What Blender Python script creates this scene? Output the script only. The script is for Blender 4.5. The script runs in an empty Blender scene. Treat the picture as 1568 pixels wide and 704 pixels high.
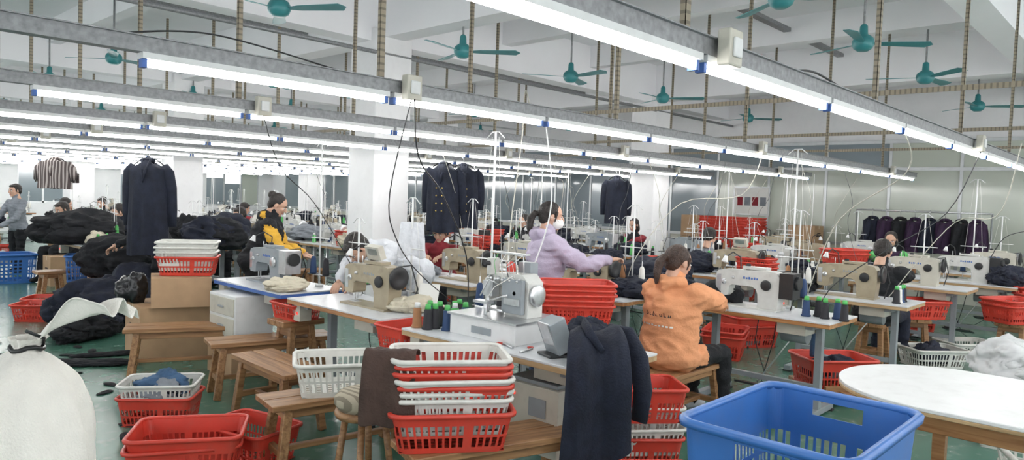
import bpy, math, random
from math import sin, cos, pi, radians, sqrt
from mathutils import Vector, Matrix, noise
from mathutils.bvhtree import BVHTree
random.seed(11)
SC=bpy.context.scene.collection
V=Vector
# ------------------------------------------------------------------ materials
def mat(name,col,rough=.5,metal=0,var=.12,scale=8,bump=0,bscale=60,emis=0,dirt=0,trans=0):
    m=bpy.data.materials.new(name); m.use_nodes=True
    nt=m.node_tree; b=nt.nodes['Principled BSDF']
    b.inputs['Roughness'].default_value=rough; b.inputs['Metallic'].default_value=metal
    if trans: b.inputs['Transmission Weight'].default_value=trans; b.inputs['IOR'].default_value=1.15
    tc=nt.nodes.new('ShaderNodeTexCoord')
    n=nt.nodes.new('ShaderNodeTexNoise'); n.inputs['Scale'].default_value=scale; n.inputs['Detail'].default_value=4
    nt.links.new(tc.outputs['Object'],n.inputs['Vector'])
    r=nt.nodes.new('ShaderNodeValToRGB')
    c=V(col[:3]); lo=c*(1-var); hi=c*(1+var*.8)
    r.color_ramp.elements[0].position=.3; r.color_ramp.elements[1].position=.7
    r.color_ramp.elements[0].color=(*[min(1,x) for x in lo],1); r.color_ramp.elements[1].color=(*[min(1,x) for x in hi],1)
    nt.links.new(n.outputs['Fac'],r.inputs['Fac']); out=r.outputs['Color']
    if dirt:
        n4=nt.nodes.new('ShaderNodeTexNoise'); n4.inputs['Scale'].default_value=14; n4.inputs['Detail'].default_value=7
        nt.links.new(tc.outputs['Object'],n4.inputs['Vector'])
        r4=nt.nodes.new('ShaderNodeValToRGB'); r4.color_ramp.elements[0].position=.52; r4.color_ramp.elements[1].position=.78
        r4.color_ramp.elements[1].color=(dirt,dirt,dirt,1)
        nt.links.new(n4.outputs['Fac'],r4.inputs['Fac'])
        mx=nt.nodes.new('ShaderNodeMix'); mx.data_type='RGBA'; nt.links.new(r4.outputs['Color'],mx.inputs[0]); nt.links.new(out,mx.inputs[6]); mx.inputs[7].default_value=(.16,.13,.10,1)
        out=mx.outputs[2]
    nt.links.new(out,b.inputs['Base Color'])
    if bump:
        n2=nt.nodes.new('ShaderNodeTexNoise'); n2.inputs['Scale'].default_value=bscale; n2.inputs['Detail'].default_value=3
        nt.links.new(tc.outputs['Object'],n2.inputs['Vector'])
        bp=nt.nodes.new('ShaderNodeBump'); bp.inputs['Strength'].default_value=bump; bp.inputs['Distance'].default_value=.02
        nt.links.new(n2.outputs['Fac'],bp.inputs['Height']); nt.links.new(bp.outputs['Normal'],b.inputs['Normal'])
    if emis:
        b.inputs['Emission Color'].default_value=(*col[:3],1); b.inputs['Emission Strength'].default_value=emis
    return m
def wood(name,c1,c2,rough=.45,ax='X'):
    m=bpy.data.materials.new(name); m.use_nodes=True
    nt=m.node_tree; b=nt.nodes['Principled BSDF']; b.inputs['Roughness'].default_value=rough
    tc=nt.nodes.new('ShaderNodeTexCoord'); mp=nt.nodes.new('ShaderNodeMapping')
    mp.inputs['Scale'].default_value=(1.5,22,22) if ax=='X' else (22,1.5,22)
    n=nt.nodes.new('ShaderNodeTexNoise'); n.inputs['Scale'].default_value=2; n.inputs['Detail'].default_value=6; n.inputs['Distortion'].default_value=.6
    r=nt.nodes.new('ShaderNodeValToRGB'); r.color_ramp.elements[0].position=.35; r.color_ramp.elements[1].position=.65
    r.color_ramp.elements[0].color=(*c1,1); r.color_ramp.elements[1].color=(*c2,1)
    nt.links.new(tc.outputs['Object'],mp.inputs['Vector']); nt.links.new(mp.outputs[0],n.inputs['Vector'])
    nt.links.new(n.outputs['Fac'],r.inputs['Fac']); nt.links.new(r.outputs['Color'],b.inputs['Base Color'])
    return m
M={}
M['wall']=mat('wall_plaster',(.86,.86,.87),.85,var=.04,scale=2,bump=.1,bscale=30,dirt=.04)
M['ceil']=mat('ceiling_paint',(.90,.90,.92),.9,var=.025,scale=1.5)
M['cream']=mat('cream_panel',(.70,.71,.62),.5,var=.05,scale=1)
M['tube']=mat('tube_light',(1,.985,.965),.4,emis=22,var=0)
M['white']=mat('white_enamel',(.70,.71,.71),.35,var=.04,dirt=.12)
M['mwhite']=mat('machine_enamel',(.58,.585,.56),.35,var=.05,scale=20,dirt=.3)
M['offw']=mat('offwhite_plastic',(.53,.51,.44),.4,var=.06,dirt=.25)
M['beige']=mat('beige_enamel',(.37,.315,.22),.38,var=.12,dirt=.5)
M['lam']=mat('table_laminate',(.62,.64,.665),.3,var=.04,scale=3,dirt=.18)
M['grey']=mat('grey_enamel',(.27,.30,.32),.4,var=.08,dirt=.2)
M['steel']=mat('steel',(.6,.61,.62),.28,.85,var=.08,scale=30)
M['galv']=mat('galvanised',(.27,.275,.285),.5,.35,var=.25,scale=40)
M['black']=mat('black_plastic',(.016,.017,.019),.4,var=.3)
M['rubber']=mat('black_rubber',(.02,.02,.02),.7)
M['teal']=mat('fan_teal',(.045,.25,.265),.35,var=.06)
M['red']=mat('red_plastic',(.60,.052,.032),.38,var=.10,scale=5,dirt=.2)
M['wplas']=mat('white_plastic',(.65,.65,.61),.4,var=.06,scale=6,dirt=.2)
M['blue']=mat('blue_plastic',(.038,.145,.43),.35,var=.08,scale=5,dirt=.12)
M['carton']=mat('cardboard',(.46,.30,.175),.8,var=.1,scale=6)
M['tape']=mat('packing_tape',(.56,.41,.24),.3,var=.03)
M['skin']=mat('skin',(.55,.33,.235),.5,var=.06,scale=20)
M['hair']=mat('hair',(.016,.011,.009),.45,var=.4,scale=60,bump=.5,bscale=120)
M['hairb']=mat('brown_hair',(.045,.022,.014),.45,var=.4,scale=60,bump=.5,bscale=120)
M['eye']=mat('eye_white',(.8,.8,.8),.2,var=0); M['lip']=mat('lips',(.45,.16,.13),.5,var=.05)
M['navy']=mat('navy_cloth',(.009,.0125,.027),.85,var=.35,scale=12,bump=.3,bscale=90)
M['blackc']=mat('black_cloth',(.009,.010,.013),.9,var=.35,scale=12,bump=.3,bscale=90)
M['brown']=mat('brown_cloth',(.065,.038,.030),.9,var=.2,scale=12,bump=.3,bscale=90)
M['orange']=mat('orange_cloth',(.70,.31,.15),.85,var=.08,scale=9,bump=.25,bscale=60)
M['lilac']=mat('lilac_cloth',(.44,.385,.50),.85,var=.08,scale=9,bump=.25,bscale=60)
M['yellow']=mat('yellow_cloth',(.66,.37,.04),.85,var=.08,scale=9,bump=.25,bscale=60)
M['shirt']=mat('white_shirt',(.64,.66,.70),.85,var=.05,scale=9,bump=.25,bscale=60)
M['redc']=mat('dark_red_cloth',(.24,.02,.03),.85,var=.1,bump=.2)
M['jean']=mat('denim',(.05,.08,.15),.85,var=.2,bump=.2)
M['sack']=mat('woven_sack',(.82,.79,.73),.75,var=.05,scale=14,bump=.35,bscale=160)
M['creamc']=mat('cream_cloth',(.62,.57,.45),.9,var=.08,bump=.3)
M['greyc']=mat('grey_cloth',(.22,.24,.27),.9,var=.15,bump=.3)
M['denimb']=mat('blue_scrap_cloth',(.05,.11,.21),.9,var=.2,bump=.3)
M['purple']=mat('purple_cloth',(.035,.015,.045),.9,var=.3,bump=.3)
M['green']=mat('green_thread',(.10,.45,.12),.7); M['thw']=mat('white_thread',(.75,.74,.70),.8)
M['thb']=mat('black_thread',(.015,.015,.02),.7); M['thn']=mat('navy_thread',(.02,.05,.13),.7); M['thbr']=mat('brown_thread',(.30,.14,.06),.7)
M['bag']=mat('black_bin_bag',(.012,.012,.014),.25); M['pbag']=mat('clear_plastic_bag',(.80,.81,.82),.25,var=.1,trans=.35)
M['redl']=mat('red_indicator',(1,.02,.01),.4,emis=1.5,var=0)
M['label']=mat('blue_label',(.05,.13,.40),.5); M['gold']=mat('gold_button',(.7,.5,.15),.3,.9)
M['paper']=mat('paper',(.78,.78,.75),.7,var=.03)
M['wire']=mat('grey_wire',(.10,.105,.11),.6)
M['alu']=mat('aluminium_frame',(.58,.60,.61),.35,.6,var=.05)
M['wood']=wood('bench_wood',(.20,.095,.04),(.40,.22,.10)); M['woodY']=wood('bench_wood_crossgrain',(.20,.095,.04),(.40,.22,.10),ax='Y')
M['ply']=wood('plywood_edge',(.36,.24,.12),(.52,.36,.20),ax='Y'); M['teak']=wood('varnished_wood',(.31,.13,.045),(.47,.24,.10),.3,ax='Y')
def banded(name,c1,c2,s,axis,thr=.65,fr=True,rough=.5,metal=.2):
    m=bpy.data.materials.new(name); m.use_nodes=True; nt=m.node_tree; b=nt.nodes['Principled BSDF']
    b.inputs['Roughness'].default_value=rough; b.inputs['Metallic'].default_value=metal
    tc=nt.nodes.new('ShaderNodeTexCoord'); sp=nt.nodes.new('ShaderNodeSeparateXYZ'); nt.links.new(tc.outputs['Object'],sp.inputs[0])
    a=nt.nodes.new('ShaderNodeMath'); a.operation='MULTIPLY'; a.inputs[1].default_value=s
    f=nt.nodes.new('ShaderNodeMath'); f.operation='FRACT' if fr else 'SINE'; g=nt.nodes.new('ShaderNodeMath'); g.operation='GREATER_THAN'; g.inputs[1].default_value=thr
    nt.links.new(sp.outputs[axis],a.inputs[0]); nt.links.new(a.outputs[0],f.inputs[0]); nt.links.new(f.outputs[0],g.inputs[0])
    mx=nt.nodes.new('ShaderNodeMix'); mx.data_type='RGBA'; nt.links.new(g.outputs[0],mx.inputs[0])
    mx.inputs[6].default_value=(*c1,1); mx.inputs[7].default_value=(*c2,1)
    nt.links.new(mx.outputs[2],b.inputs['Base Color']); return m
M['slotZ']=banded('slotted_angle',(.30,.26,.19),(.17,.145,.11),28,2); M['slotY']=banded('slotted_angle_cross',(.30,.26,.19),(.17,.145,.11),28,1)
M['stripe']=banded('striped_shirt',(.09,.07,.07),(.42,.38,.36),150,1,.2,False,.9,0); M['cush']=banded('striped_cushion',(.42,.37,.28),(.22,.19,.14),160,0,.2,False,.9,0)
def floor_mat():
    m=bpy.data.materials.new('green_epoxy_floor'); m.use_nodes=True; nt=m.node_tree; b=nt.nodes['Principled BSDF']
    tc=nt.nodes.new('ShaderNodeTexCoord'); n=nt.nodes.new('ShaderNodeTexNoise'); n.inputs['Scale'].default_value=.9; n.inputs['Detail'].default_value=8
    nt.links.new(tc.outputs['Object'],n.inputs['Vector'])
    r=nt.nodes.new('ShaderNodeValToRGB'); r.color_ramp.elements[0].position=.3; r.color_ramp.elements[1].position=.75
    r.color_ramp.elements[0].color=(.045,.135,.095,1); r.color_ramp.elements[1].color=(.085,.205,.155,1)
    nt.links.new(n.outputs['Fac'],r.inputs['Fac'])
    n3=nt.nodes.new('ShaderNodeTexNoise'); n3.inputs['Scale'].default_value=9; n3.inputs['Detail'].default_value=6; nt.links.new(tc.outputs['Object'],n3.inputs['Vector'])
    r3=nt.nodes.new('ShaderNodeValToRGB'); r3.color_ramp.elements[0].position=.57; r3.color_ramp.elements[1].position=.82
    nt.links.new(n3.outputs['Fac'],r3.inputs['Fac'])
    mx=nt.nodes.new('ShaderNodeMix'); mx.data_type='RGBA'; nt.links.new(r3.outputs['Color'],mx.inputs[0]); nt.links.new(r.outputs['Color'],mx.inputs[6]); mx.inputs[7].default_value=(.20,.27,.24,1)
    nt.links.new(mx.outputs[2],b.inputs['Base Color'])
    r2=nt.nodes.new('ShaderNodeMapRange'); r2.inputs[3].default_value=.12; r2.inputs[4].default_value=.34; nt.links.new(n3.outputs['Fac'],r2.inputs[0]); nt.links.new(r2.outputs[0],b.inputs['Roughness'])
    return m
M['floor']=floor_mat()
M['frost']=mat('frosted_green_glass',(.58,.62,.54),.12,var=.06,scale=.6); M['dglass']=mat('tinted_glass',(.27,.32,.35),.08,var=.1,scale=.6)
# ------------------------------------------------------------------ mesh builder
class MB:
    def __init__(s): s.v=[];s.f=[];s.mi=[];s.sm=[];s.mats=[]
    def _m(s,k):
        m=M[k] if isinstance(k,str) else k
        if m not in s.mats: s.mats.append(m)
        return s.mats.index(m)
    def add(s,vs,fs,m,smooth=False,T=None):
        o=len(s.v); i=s._m(m)
        s.v+= [tuple(T@V(v)) if T else tuple(v) for v in vs]
        for f in fs: s.f.append(tuple(a+o for a in f)); s.mi.append(i); s.sm.append(smooth)
    def box(s,c,d,m,rot=None,top=1.0):
        x,y,z=d[0]/2,d[1]/2,d[2]/2
        vs=[(-x,-y,-z),(x,-y,-z),(x,y,-z),(-x,y,-z),(-x*top,-y*top,z),(x*top,-y*top,z),(x*top,y*top,z),(-x*top,y*top,z)]
        T=Matrix.Translation(c)
        if rot is not None: T=T@(rot.to_matrix().to_4x4() if hasattr(rot,'to_matrix') else rot)
        s.add(vs,[(0,3,2,1),(4,5,6,7),(0,1,5,4),(1,2,6,5),(2,3,7,6),(3,0,4,7)],m,False,T)
    def bx(s,x0,x1,y0,y1,z0,z1,m): s.box(((x0+x1)/2,(y0+y1)/2,(z0+z1)/2),(x1-x0,y1-y0,z1-z0),m)
    def tube(s,pts,r,m,n=8,cap=True,ell=None,side=None,smooth=True):
        pts=[V(p) for p in pts]; k=len(pts)
        rs=r if isinstance(r,(list,tuple)) else [r]*k
        vs=[];up=None
        for i,p in enumerate(pts):
            t=(pts[min(i+1,k-1)]-pts[max(i-1,0)])
            if t.length<1e-9: t=V((0,0,1))
            t.normalize()
            if side is not None: a=V(side)-t*V(side).dot(t)
            else:
                if up is None: up=V((0,0,1)) if abs(t.z)<.9 else V((1,0,0))
                a=up-t*up.dot(t)
                up=a.normalized()
            a.normalize(); b=t.cross(a)
            ra=rs[i]; rb=rs[i]*(ell[i] if isinstance(ell,(list,tuple)) else (ell or 1))
            for j in range(n):
                th=2*pi*j/n; vs.append(p+a*cos(th)*ra+b*sin(th)*rb)
        fs=[]
        for i in range(k-1):
            for j in range(n):
                a0=i*n+j;a1=i*n+(j+1)%n; fs.append((a0,a1,a1+n,a0+n))
        s.add(vs,fs,m,smooth)
        if cap:
            o=len(s.v)-len(vs); mi=s._m(m)
            s.f.append(tuple(o+j for j in reversed(range(n)))); s.mi.append(mi); s.sm.append(False)
            s.f.append(tuple(o+(k-1)*n+j for j in range(n))); s.mi.append(mi); s.sm.append(False)
    def cyl(s,p0,p1,r,m,n=16,r1=None): s.tube([p0,p1],[r,r if r1 is None else r1],m,n)
    def lathe(s,c,prof,m,n=20,axis=None):
        T=Matrix.Translation(c)
        if axis is not None: T=T@V((0,0,1)).rotation_difference(V(axis)).to_matrix().to_4x4()
        vs=[(r*cos(2*pi*j/n),r*sin(2*pi*j/n),z) for r,z in prof for j in range(n)]
        fs=[(i*n+j,i*n+(j+1)%n,(i+1)*n+(j+1)%n,(i+1)*n+j) for i in range(len(prof)-1) for j in range(n)]
        s.add(vs,fs,m,True,T)
    def ell(s,c,r,m,nu=16,nv=10,rot=None):
        T=Matrix.Translation(c)
        if rot is not None: T=T@rot
        vs=[(0,0,-r[2])];
        for i in range(1,nv):
            ph=-pi/2+pi*i/nv
            for j in range(nu): vs.append((r[0]*cos(ph)*cos(2*pi*j/nu),r[1]*cos(ph)*sin(2*pi*j/nu),r[2]*sin(ph)))
        vs.append((0,0,r[2])); fs=[]
        for j in range(nu): fs.append((0,1+(j+1)%nu,1+j))
        for i in range(nv-2):
            for j in range(nu):
                a=1+i*nu+j;b=1+i*nu+(j+1)%nu; fs.append((a,b,b+nu,a+nu))
        L=len(vs)-1
        for j in range(nu): fs.append((L,1+(nv-2)*nu+j,1+(nv-2)*nu+(j+1)%nu))
        s.add(vs,fs,m,True,T)
    def prism(s,poly,axis,c,th,m,smooth=False):
        n=len(poly); vs=[]
        for sgn in(-.5,.5):
            for a,z in poly:
                vs.append((c[0]+sgn*th,c[1]+a,c[2]+z) if axis=='X' else (c[0]+a,c[1]+sgn*th,c[2]+z))
        fs=[tuple(range(n)),tuple(reversed(range(n,2*n)))]+[(j,(j+1)%n+0,(j+1)%n+n,j+n)[::-1] for j in range(n)]
        s.add(vs,fs,m,smooth)
    def mesh(s,name,bevel=0,segs=2,fixn=True):
        me=bpy.data.meshes.new(name); me.from_pydata(s.v,[],s.f)
        for m in s.mats: me.materials.append(m)
        me.polygons.foreach_set('material_index',s.mi); me.polygons.foreach_set('use_smooth',s.sm)
        me.update()
        if fixn:
            import bmesh
            bm=bmesh.new(); bm.from_mesh(me); bmesh.ops.recalc_face_normals(bm,faces=bm.faces); bm.to_mesh(me); bm.free()
        if bevel: me=bake(me,[('BEVEL',dict(width=bevel,segments=segs,limit_method='ANGLE',angle_limit=radians(40),use_clamp_overlap=True))],name)
        return me
def bake(me,mods,name=None):
    o=bpy.data.objects.new('tmp',me); SC.objects.link(o)
    for t,kw in mods:
        md=o.modifiers.new(t,t)
        for k,v in kw.items(): setattr(md,k,v)
    dg=bpy.context.evaluated_depsgraph_get(); dg.update()
    nm=bpy.data.meshes.new_from_object(o.evaluated_get(dg))
    bpy.data.objects.remove(o); nm.name=name or me.name
    return nm
def put(name,me,loc=(0,0,0),rz=0,parent=None,scale=None,rot=None):
    o=bpy.data.objects.new(name,me); SC.objects.link(o); o.location=loc
    o.rotation_euler=rot if rot is not None else (0,0,radians(rz))
    if scale is not None: o.scale=(scale,)*3 if not hasattr(scale,'__len__') else scale
    if parent: o.parent=parent
    return o
def empty(name,loc,rz=0):
    o=bpy.data.objects.new(name,None); SC.objects.link(o); o.location=loc; o.rotation_euler=(0,0,radians(rz)); o.empty_display_size=.1; return o
# ------------------------------------------------------------------ camera
cam=bpy.data.cameras.new("camera"); co=bpy.data.objects.new("camera",cam); SC.objects.link(co); bpy.context.scene.camera=co
co.matrix_world=Matrix.Translation((0,0,1.6))@Matrix.Rotation(radians(-46.9),4,'Z')@Matrix.Rotation(radians(90-2.6),4,'X')@Matrix.Rotation(radians(2),4,'Z')
cam.lens=25.255; cam.clip_start=.05
# ------------------------------------------------------------------ room shell
X0,X1,Y0,Y1,HC=-4,14.6,-4,27,4.15
def shell(name,boxes,m,bev=0):
    b=MB()
    for q in boxes: b.bx(*q,m)
    return put(name,b.mesh(name,bev))
shell('floor',[(X0,X1,Y0,Y1,-.1,0)],'floor')
shell('ceiling',[(X0,X1,Y0,Y1,HC,HC+.15)],'ceil')
bm_=MB()
for y in (1.5,7.5,13.5,19.5,25.5): bm_.bx(X0,X1,y-.15,y+.15,3.45,HC,'ceil')
for x in (-.8,5.5,11.8): bm_.bx(x-.15,x+.15,Y0,Y1,3.5,HC,'ceil')
for x in (1.3,3.4,7.6,9.7,13.9): bm_.bx(x-.09,x+.09,Y0,Y1,3.8,HC,'ceil')
put('ceiling_beams',bm_.mesh('ceiling_beams'))
cb=MB(); cb.bx(-.27,.27,-.27,.27,0,3.6,'wall'); cme=cb.mesh('column',.01)
for x in (-.8,5.5,11.8):
    for y in (7.5,13.5,19.5): put('concrete_column',cme,(x,y,0))
def winwall(name,horiz,c,t,a0,a1,sill,lint,pitch,pier):
    bs=[]
    def q(u0,u1,z0,z1): bs.append((u0,u1,c,c+t,z0,z1) if horiz else (c,c+t,u0,u1,z0,z1))
    q(a0,a1,0,sill); q(a0,a1,lint,HC)
    u=a0
    while u<a1-.1: q(u,min(u+pier,a1),sill,lint); u+=pitch
    return shell(name,bs,'wall')
winwall('wall_far',True,Y1,.2,X0,X1,.9,2.9,3.0,.9)
winwall('wall_left',False,X0-.2,.2,Y0,Y1,.9,3.0,3.0,.4)
winwall('wall_near',True,Y0-.2,.2,X0,X1,.9,3.0,3.0,.4)
n=0
u=X0+.9
while u<X1-1:
    b=MB(); w=2.1
    for xx in (u,u+w/3,u+2*w/3,u+w): b.bx(xx-.03,xx+.03,Y1+.05,Y1+.1,.9,2.9,'alu')
    for zz in (.92,2.2,2.88): b.bx(u,u+w,Y1+.05,Y1+.1,zz-.03,zz+.03,'alu')
    b.bx(u+.03,u+w/3-.03,Y1+.06,Y1+.08,.95,1.95,'dglass'); b.bx(u+2*w/3+.03,u+w-.03,Y1+.06,Y1+.08,.95,2.15,'frost'); b.bx(u+w/3+.03,u+2*w/3-.03,Y1+.06,Y1+.08,.95,1.75,'dglass')
    n+=1; put('window_%d'%n,b.mesh('window_frame')); u+=3.0
shell('wall_right',[(X1,X1+.2,Y0,Y1,0,HC)],'wall')
pb=MB(); y=Y0
while y<Y1-1.2:
    w=1.15
    pb.bx(X1-.05,X1-.01,y,y+w,.95,2.35,'frost' if y<7.5 else 'dglass'); pb.bx(X1-.05,X1-.01,y,y+w,2.4,2.85,'frost' if y<4 else 'dglass')
    pb.bx(X1-.07,X1,y-.025,y+.025,0,2.9,'alu'); y+=w
pb.bx(X1-.05,X1-.01,Y0,Y1-.5,0,.93,'cream')
for z in (.93,2.37,2.87): pb.bx(X1-.08,X1,Y0,Y1-.5,z-.03,z+.03,'alu')
put('window_glazed_partition',pb.mesh('glazed_partition'))
b=MB(); b.tube([(X0,7.25,3.3),(X1,7.25,3.3)],.025,'galv'); b.bx(X0,X1,9.0,9.06,3.72,3.78,'galv'); b.bx(X0,X1,4.0,4.1,3.95,4.0,'galv')
put('ceiling_conduit',b.mesh('conduit'))
# ------------------------------------------------------------------ fluorescent rows
tb=MB()
L0,L1=-.3,12.4
tb.bx(L0,L1,-.03,.03,2.13,2.19,'galv')
tb.bx(L0,L1,-.045,.045,2.19,2.195,'galv')
x=1.08
while x<12:
    tb.bx(x+.01,x+1.23,-.032,.032,2.105,2.13,'white')
    tb.cyl((x+.03,0,2.088),(x+1.21,0,2.088),.014,'tube',8)
    tb.bx(x+.012,x+.032,-.018,.018,2.070,2.12,'label'); tb.bx(x+1.208,x+1.228,-.018,.018,2.070,2.12,'label')
    x+=1.25
row_me=tb.mesh('light_row')
hb=MB()
for xh in (.15,2.3,4.45,6.6,8.75,10.9):
    hb.bx(xh-.016,xh+.016,.03,.034,2.1,HC,'slotZ'); hb.bx(xh-.016,xh-.012,.03,.055,2.1,HC,'slotZ')
hang_me=hb.mesh('hangers')
ob=MB()
for xh in (2.42,6.75,11.0):
    ob.box((xh,-.075,2.16),(.10,.05,.13),'offw'); ob.box((xh,-.105,2.16),(.06,.012,.07),'white')
out_me=ob.mesh('outlets',.006)
ROWS=[-2.1,-.4,1.3,3.1,4.7,6.5,8.1,9.9,11.5,13.3,14.9,16.7,18.3,20.1,21.7,23.5,25.0]  # the negative-y rows are out of view, added for light from right and behind
for y in ROWS:
    e=empty('fluorescent_light_row',(0,y,0))
    put('tubes_and_trunking',row_me,parent=e); put('hangers',hang_me,parent=e); put('socket_boxes',out_me,parent=e)
b=MB()
for X,z in ((5.9,2.5),(8.9,2.5),(11.4,2.5)): b.bx(X-.016,X+.016,-4,26,z,z+.004,'slotY'); b.bx(X-.016,X-.012,-4,26,z-.035,z,'slotY')
put('cross_rails',b.mesh('cross_rails'))
fb=MB()
fb.cyl((0,0,.05),(0,0,.9),.012,'galv',8); fb.lathe((0,0,0),[(0,-.07),(.05,-.07),(.085,-.045),(.10,-.01),(.10,.03),(.085,.06),(.04,.09),(.035,.17),(.02,.19),(0,.19)],'teal',20)
fb.lathe((0,0,.78),[(0,.0),(.045,.0),(.03,.1),(.0,.12)],'teal',12)
for k in range(3):
    R=Matrix.Rotation(2*pi*k/3,4,'Z')@Matrix.Rotation(radians(-11),4,'X')
    fb.add([(.08,-.02,.0),(.2,-.045,0),(.6,-.065,0),(.65,.0,0),(.6,.065,0),(.2,.045,0),(.08,.02,0),(.08,-.02,.006),(.2,-.045,.006),(.6,-.065,.006),(.65,.0,.006),(.6,.065,.006),(.2,.045,.006),(.08,.02,.006)],
      [(6,5,4,3,2,1,0),(7,8,9,10,11,12,13)]+[(j,(j+1)%7,(j+1)%7+7,j+7) for j in range(7)],'teal',False,R)
fan_me=fb.mesh('fan')
for y in (2.4,6.05,10.3,13.2,18.1,21.7):
    for X in (1.1,3.3,5.55,7.5,9.8,12.8):
        if X==1.1 and y<8 or (X,y)==(3.3,2.4): continue
        put('ceiling_fan',fan_me,(X,y,3.22),random.uniform(0,120))
# ------------------------------------------------------------------ furniture meshes
def table_me(L=1.2,W=.6,top='lam',edge='ply',z=.77,legs='grey',motor=True):
    b=MB(); 
    b.bx(-W/2,W/2,-L/2,L/2,z-.012,z,top); b.bx(-W/2+.001,W/2-.001,-L/2+.001,L/2-.001,z-.042,z-.012,edge)
    for sy in(-1,1):
        y=sy*(L/2-.17)
        b.bx(-.03,.03,y-.025,y+.025,.05,z-.06,legs); b.bx(-W/2+.06,W/2-.06,y-.03,y+.03,z-.075,z-.042,legs)
        b.bx(-W/2+.02,W/2-.02,y-.03,y+.03,0.015,.06,legs); b.bx(-W/2+.02,-W/2+.07,y-.04,y+.04,0,.02,'rubber'); b.bx(W/2-.07,W/2-.02,y-.04,y+.04,0,.02,'rubber')
    b.bx(-.02,.02,-L/2+.17,L/2-.17,.20,.24,legs)
    b.box((-.08,0,.17),(.26,.3,.015),'black',Matrix.Rotation(radians(12),4,'Y'))
    b.cyl((.0,.05,.17),(.05,-.2,z-.2),.006,'steel',6)
    if motor:
        b.cyl((.06,-.32,z-.17),(.06,-.12,z-.17),.07,'grey',16); b.bx(-.02,.14,-.28,-.18,z-.12,z-.04,'grey')
        b.bx(-W/2+.03,-W/2+.13,L/2-.14,L/2-.05,z-.17,z-.045,'offw'); b.bx(-W/2+.026,-W/2+.03,L/2-.11,L/2-.09,z-.12,z-.10,'redl')
    b.bx(-.22,.05,-L/2+.2,-L/2+.42,z-.13,z-.042,'offw')
    for a_,c_ in ((.1,-.1),(-.05,.2)): b.tube([(.1,a_,z-.05),(.15,a_+.05,z-.3),(.12,(a_+c_)/2,.12),(.2,c_,.02),(.26,c_+.1,.012)],.005,'black',5)
    return b.mesh('sewing_table',.004,1)
T_white=table_me(); T_wood=table_me(top='lam',edge='teak'); T_blue=table_me(top='lam',edge='label')
def machine_me(c='mwhite',acc='black',dd=False,panel=False):
    b=MB()
    b.bx(-.09,.09,-.27,.27,0,.014,c)
    b.bx(-.03,.03,.16,.24,.014,.017,'steel')
    poly=[(-.265,.014),(-.105,.014),(-.10,.12),(-.085,.16),(-.05,.178),(.12,.178),(.145,.165),(.15,.10),(.165,.085),(.245,.085),(.262,.105),(.266,.25),(.25,.285),(.20,.30),(-.19,.315),(-.25,.305),(-.275,.27),(-.28,.18),(-.27,.08)]
    b.prism(poly,'X',(0,0,0),.115,c)
    b.cyl((0,-.275,.235),(0,-.30,.235),.03,'steel',14)
    if dd: b.box((0,-.335,.21),(.15,.11,.2),acc); b.cyl((0,-.39,.235),(0,-.415,.235),.055,'black',20)
    else: b.lathe((0,-.30,.235),[(0,0),(.075,0),(.082,.008),(.082,.022),(.06,.028),(.03,.02),(0,.02)],acc,24,(0,-1,0))
    b.cyl((0,.205,.09),(0,.205,.03),.006,'steel',8); b.cyl((.012,.19,.095),(.012,.19,.035),.005,'steel',8); b.bx(-.018,.02,.185,.225,.017,.026,'steel')
    b.lathe((-.058,.19,.2),[(.0,.0),(.022,.0),(.022,.006),(.01,.012),(.01,.03),(.0,.03)],'steel',14,(-1,0,0))
    b.lathe((-.058,.11,.24),[(.0,.0),(.014,.0),(.014,.006),(.006,.02),(.0,.02)],'steel',12,(-1,0,0))
    b.lathe((-.058,-.17,.2),[(.0,.0),(.04,.0),(.044,.01),(.036,.022),(.0,.022)],acc,18,(-1,0,0))
    for q in range(6): b.bx(-.0595,-.057,-.10+.022*q,-.086+.022*q,.235,.255 if q%2 else .250,'label' if c!='beige' else 'grey')
    b.bx(-.0605,-.057,.215,.255,.12,.26,'steel')
    b.box((0,-.06,.325),(.09,.2,.022),c); b.cyl((0,.12,.295),(0,.12,.36),.004,'steel',6); b.cyl((-.02,.04,.3),(-.02,.04,.345),.004,'steel',6)
    b.lathe((.02,.02,.30),[(0,0),(.02,0),(.02,.05),(.01,.055),(0,.055)],'thb',10)
    b.tube([(0,.22,.295),(-.03,.245,.26),(-.05,.25,.18),(-.045,.22,.11)],.003,'black',5)
    b.tube([(.05,-.2,.3),(.12,-.3,.32),(.16,-.33,.15),(.12,-.3,.0)],.006,'black',5)
    b.tube([(.06,.1,.28),(.08,.12,.40),(.02,.16,.44),(-.06,.18,.40)],.006,'black',6); b.cyl((-.06,.18,.41),(-.075,.185,.36),.012,'white',10,.028)
    if panel: b.box((-.02,-.06,.40),(.05,.16,.10),'offw',Matrix.Rotation(radians(-20),4,'Y')); b.box((-.047,-.06,.405),(.006,.11,.05),'steel',Matrix.Rotation(radians(-20),4,'Y')); b.cyl((0,-.06,.33),(0,-.06,.37),.01,'steel')
    return b.mesh('sewing_machine_'+c,.007,2)
MW=machine_me('mwhite','black',dd=True); MB_=machine_me('beige','black'); MBp=machine_me('beige','black',panel=True); MG=machine_me('grey','steel',dd=True); MO=machine_me('offw','black'); MWw=machine_me('mwhite','steel')
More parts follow.
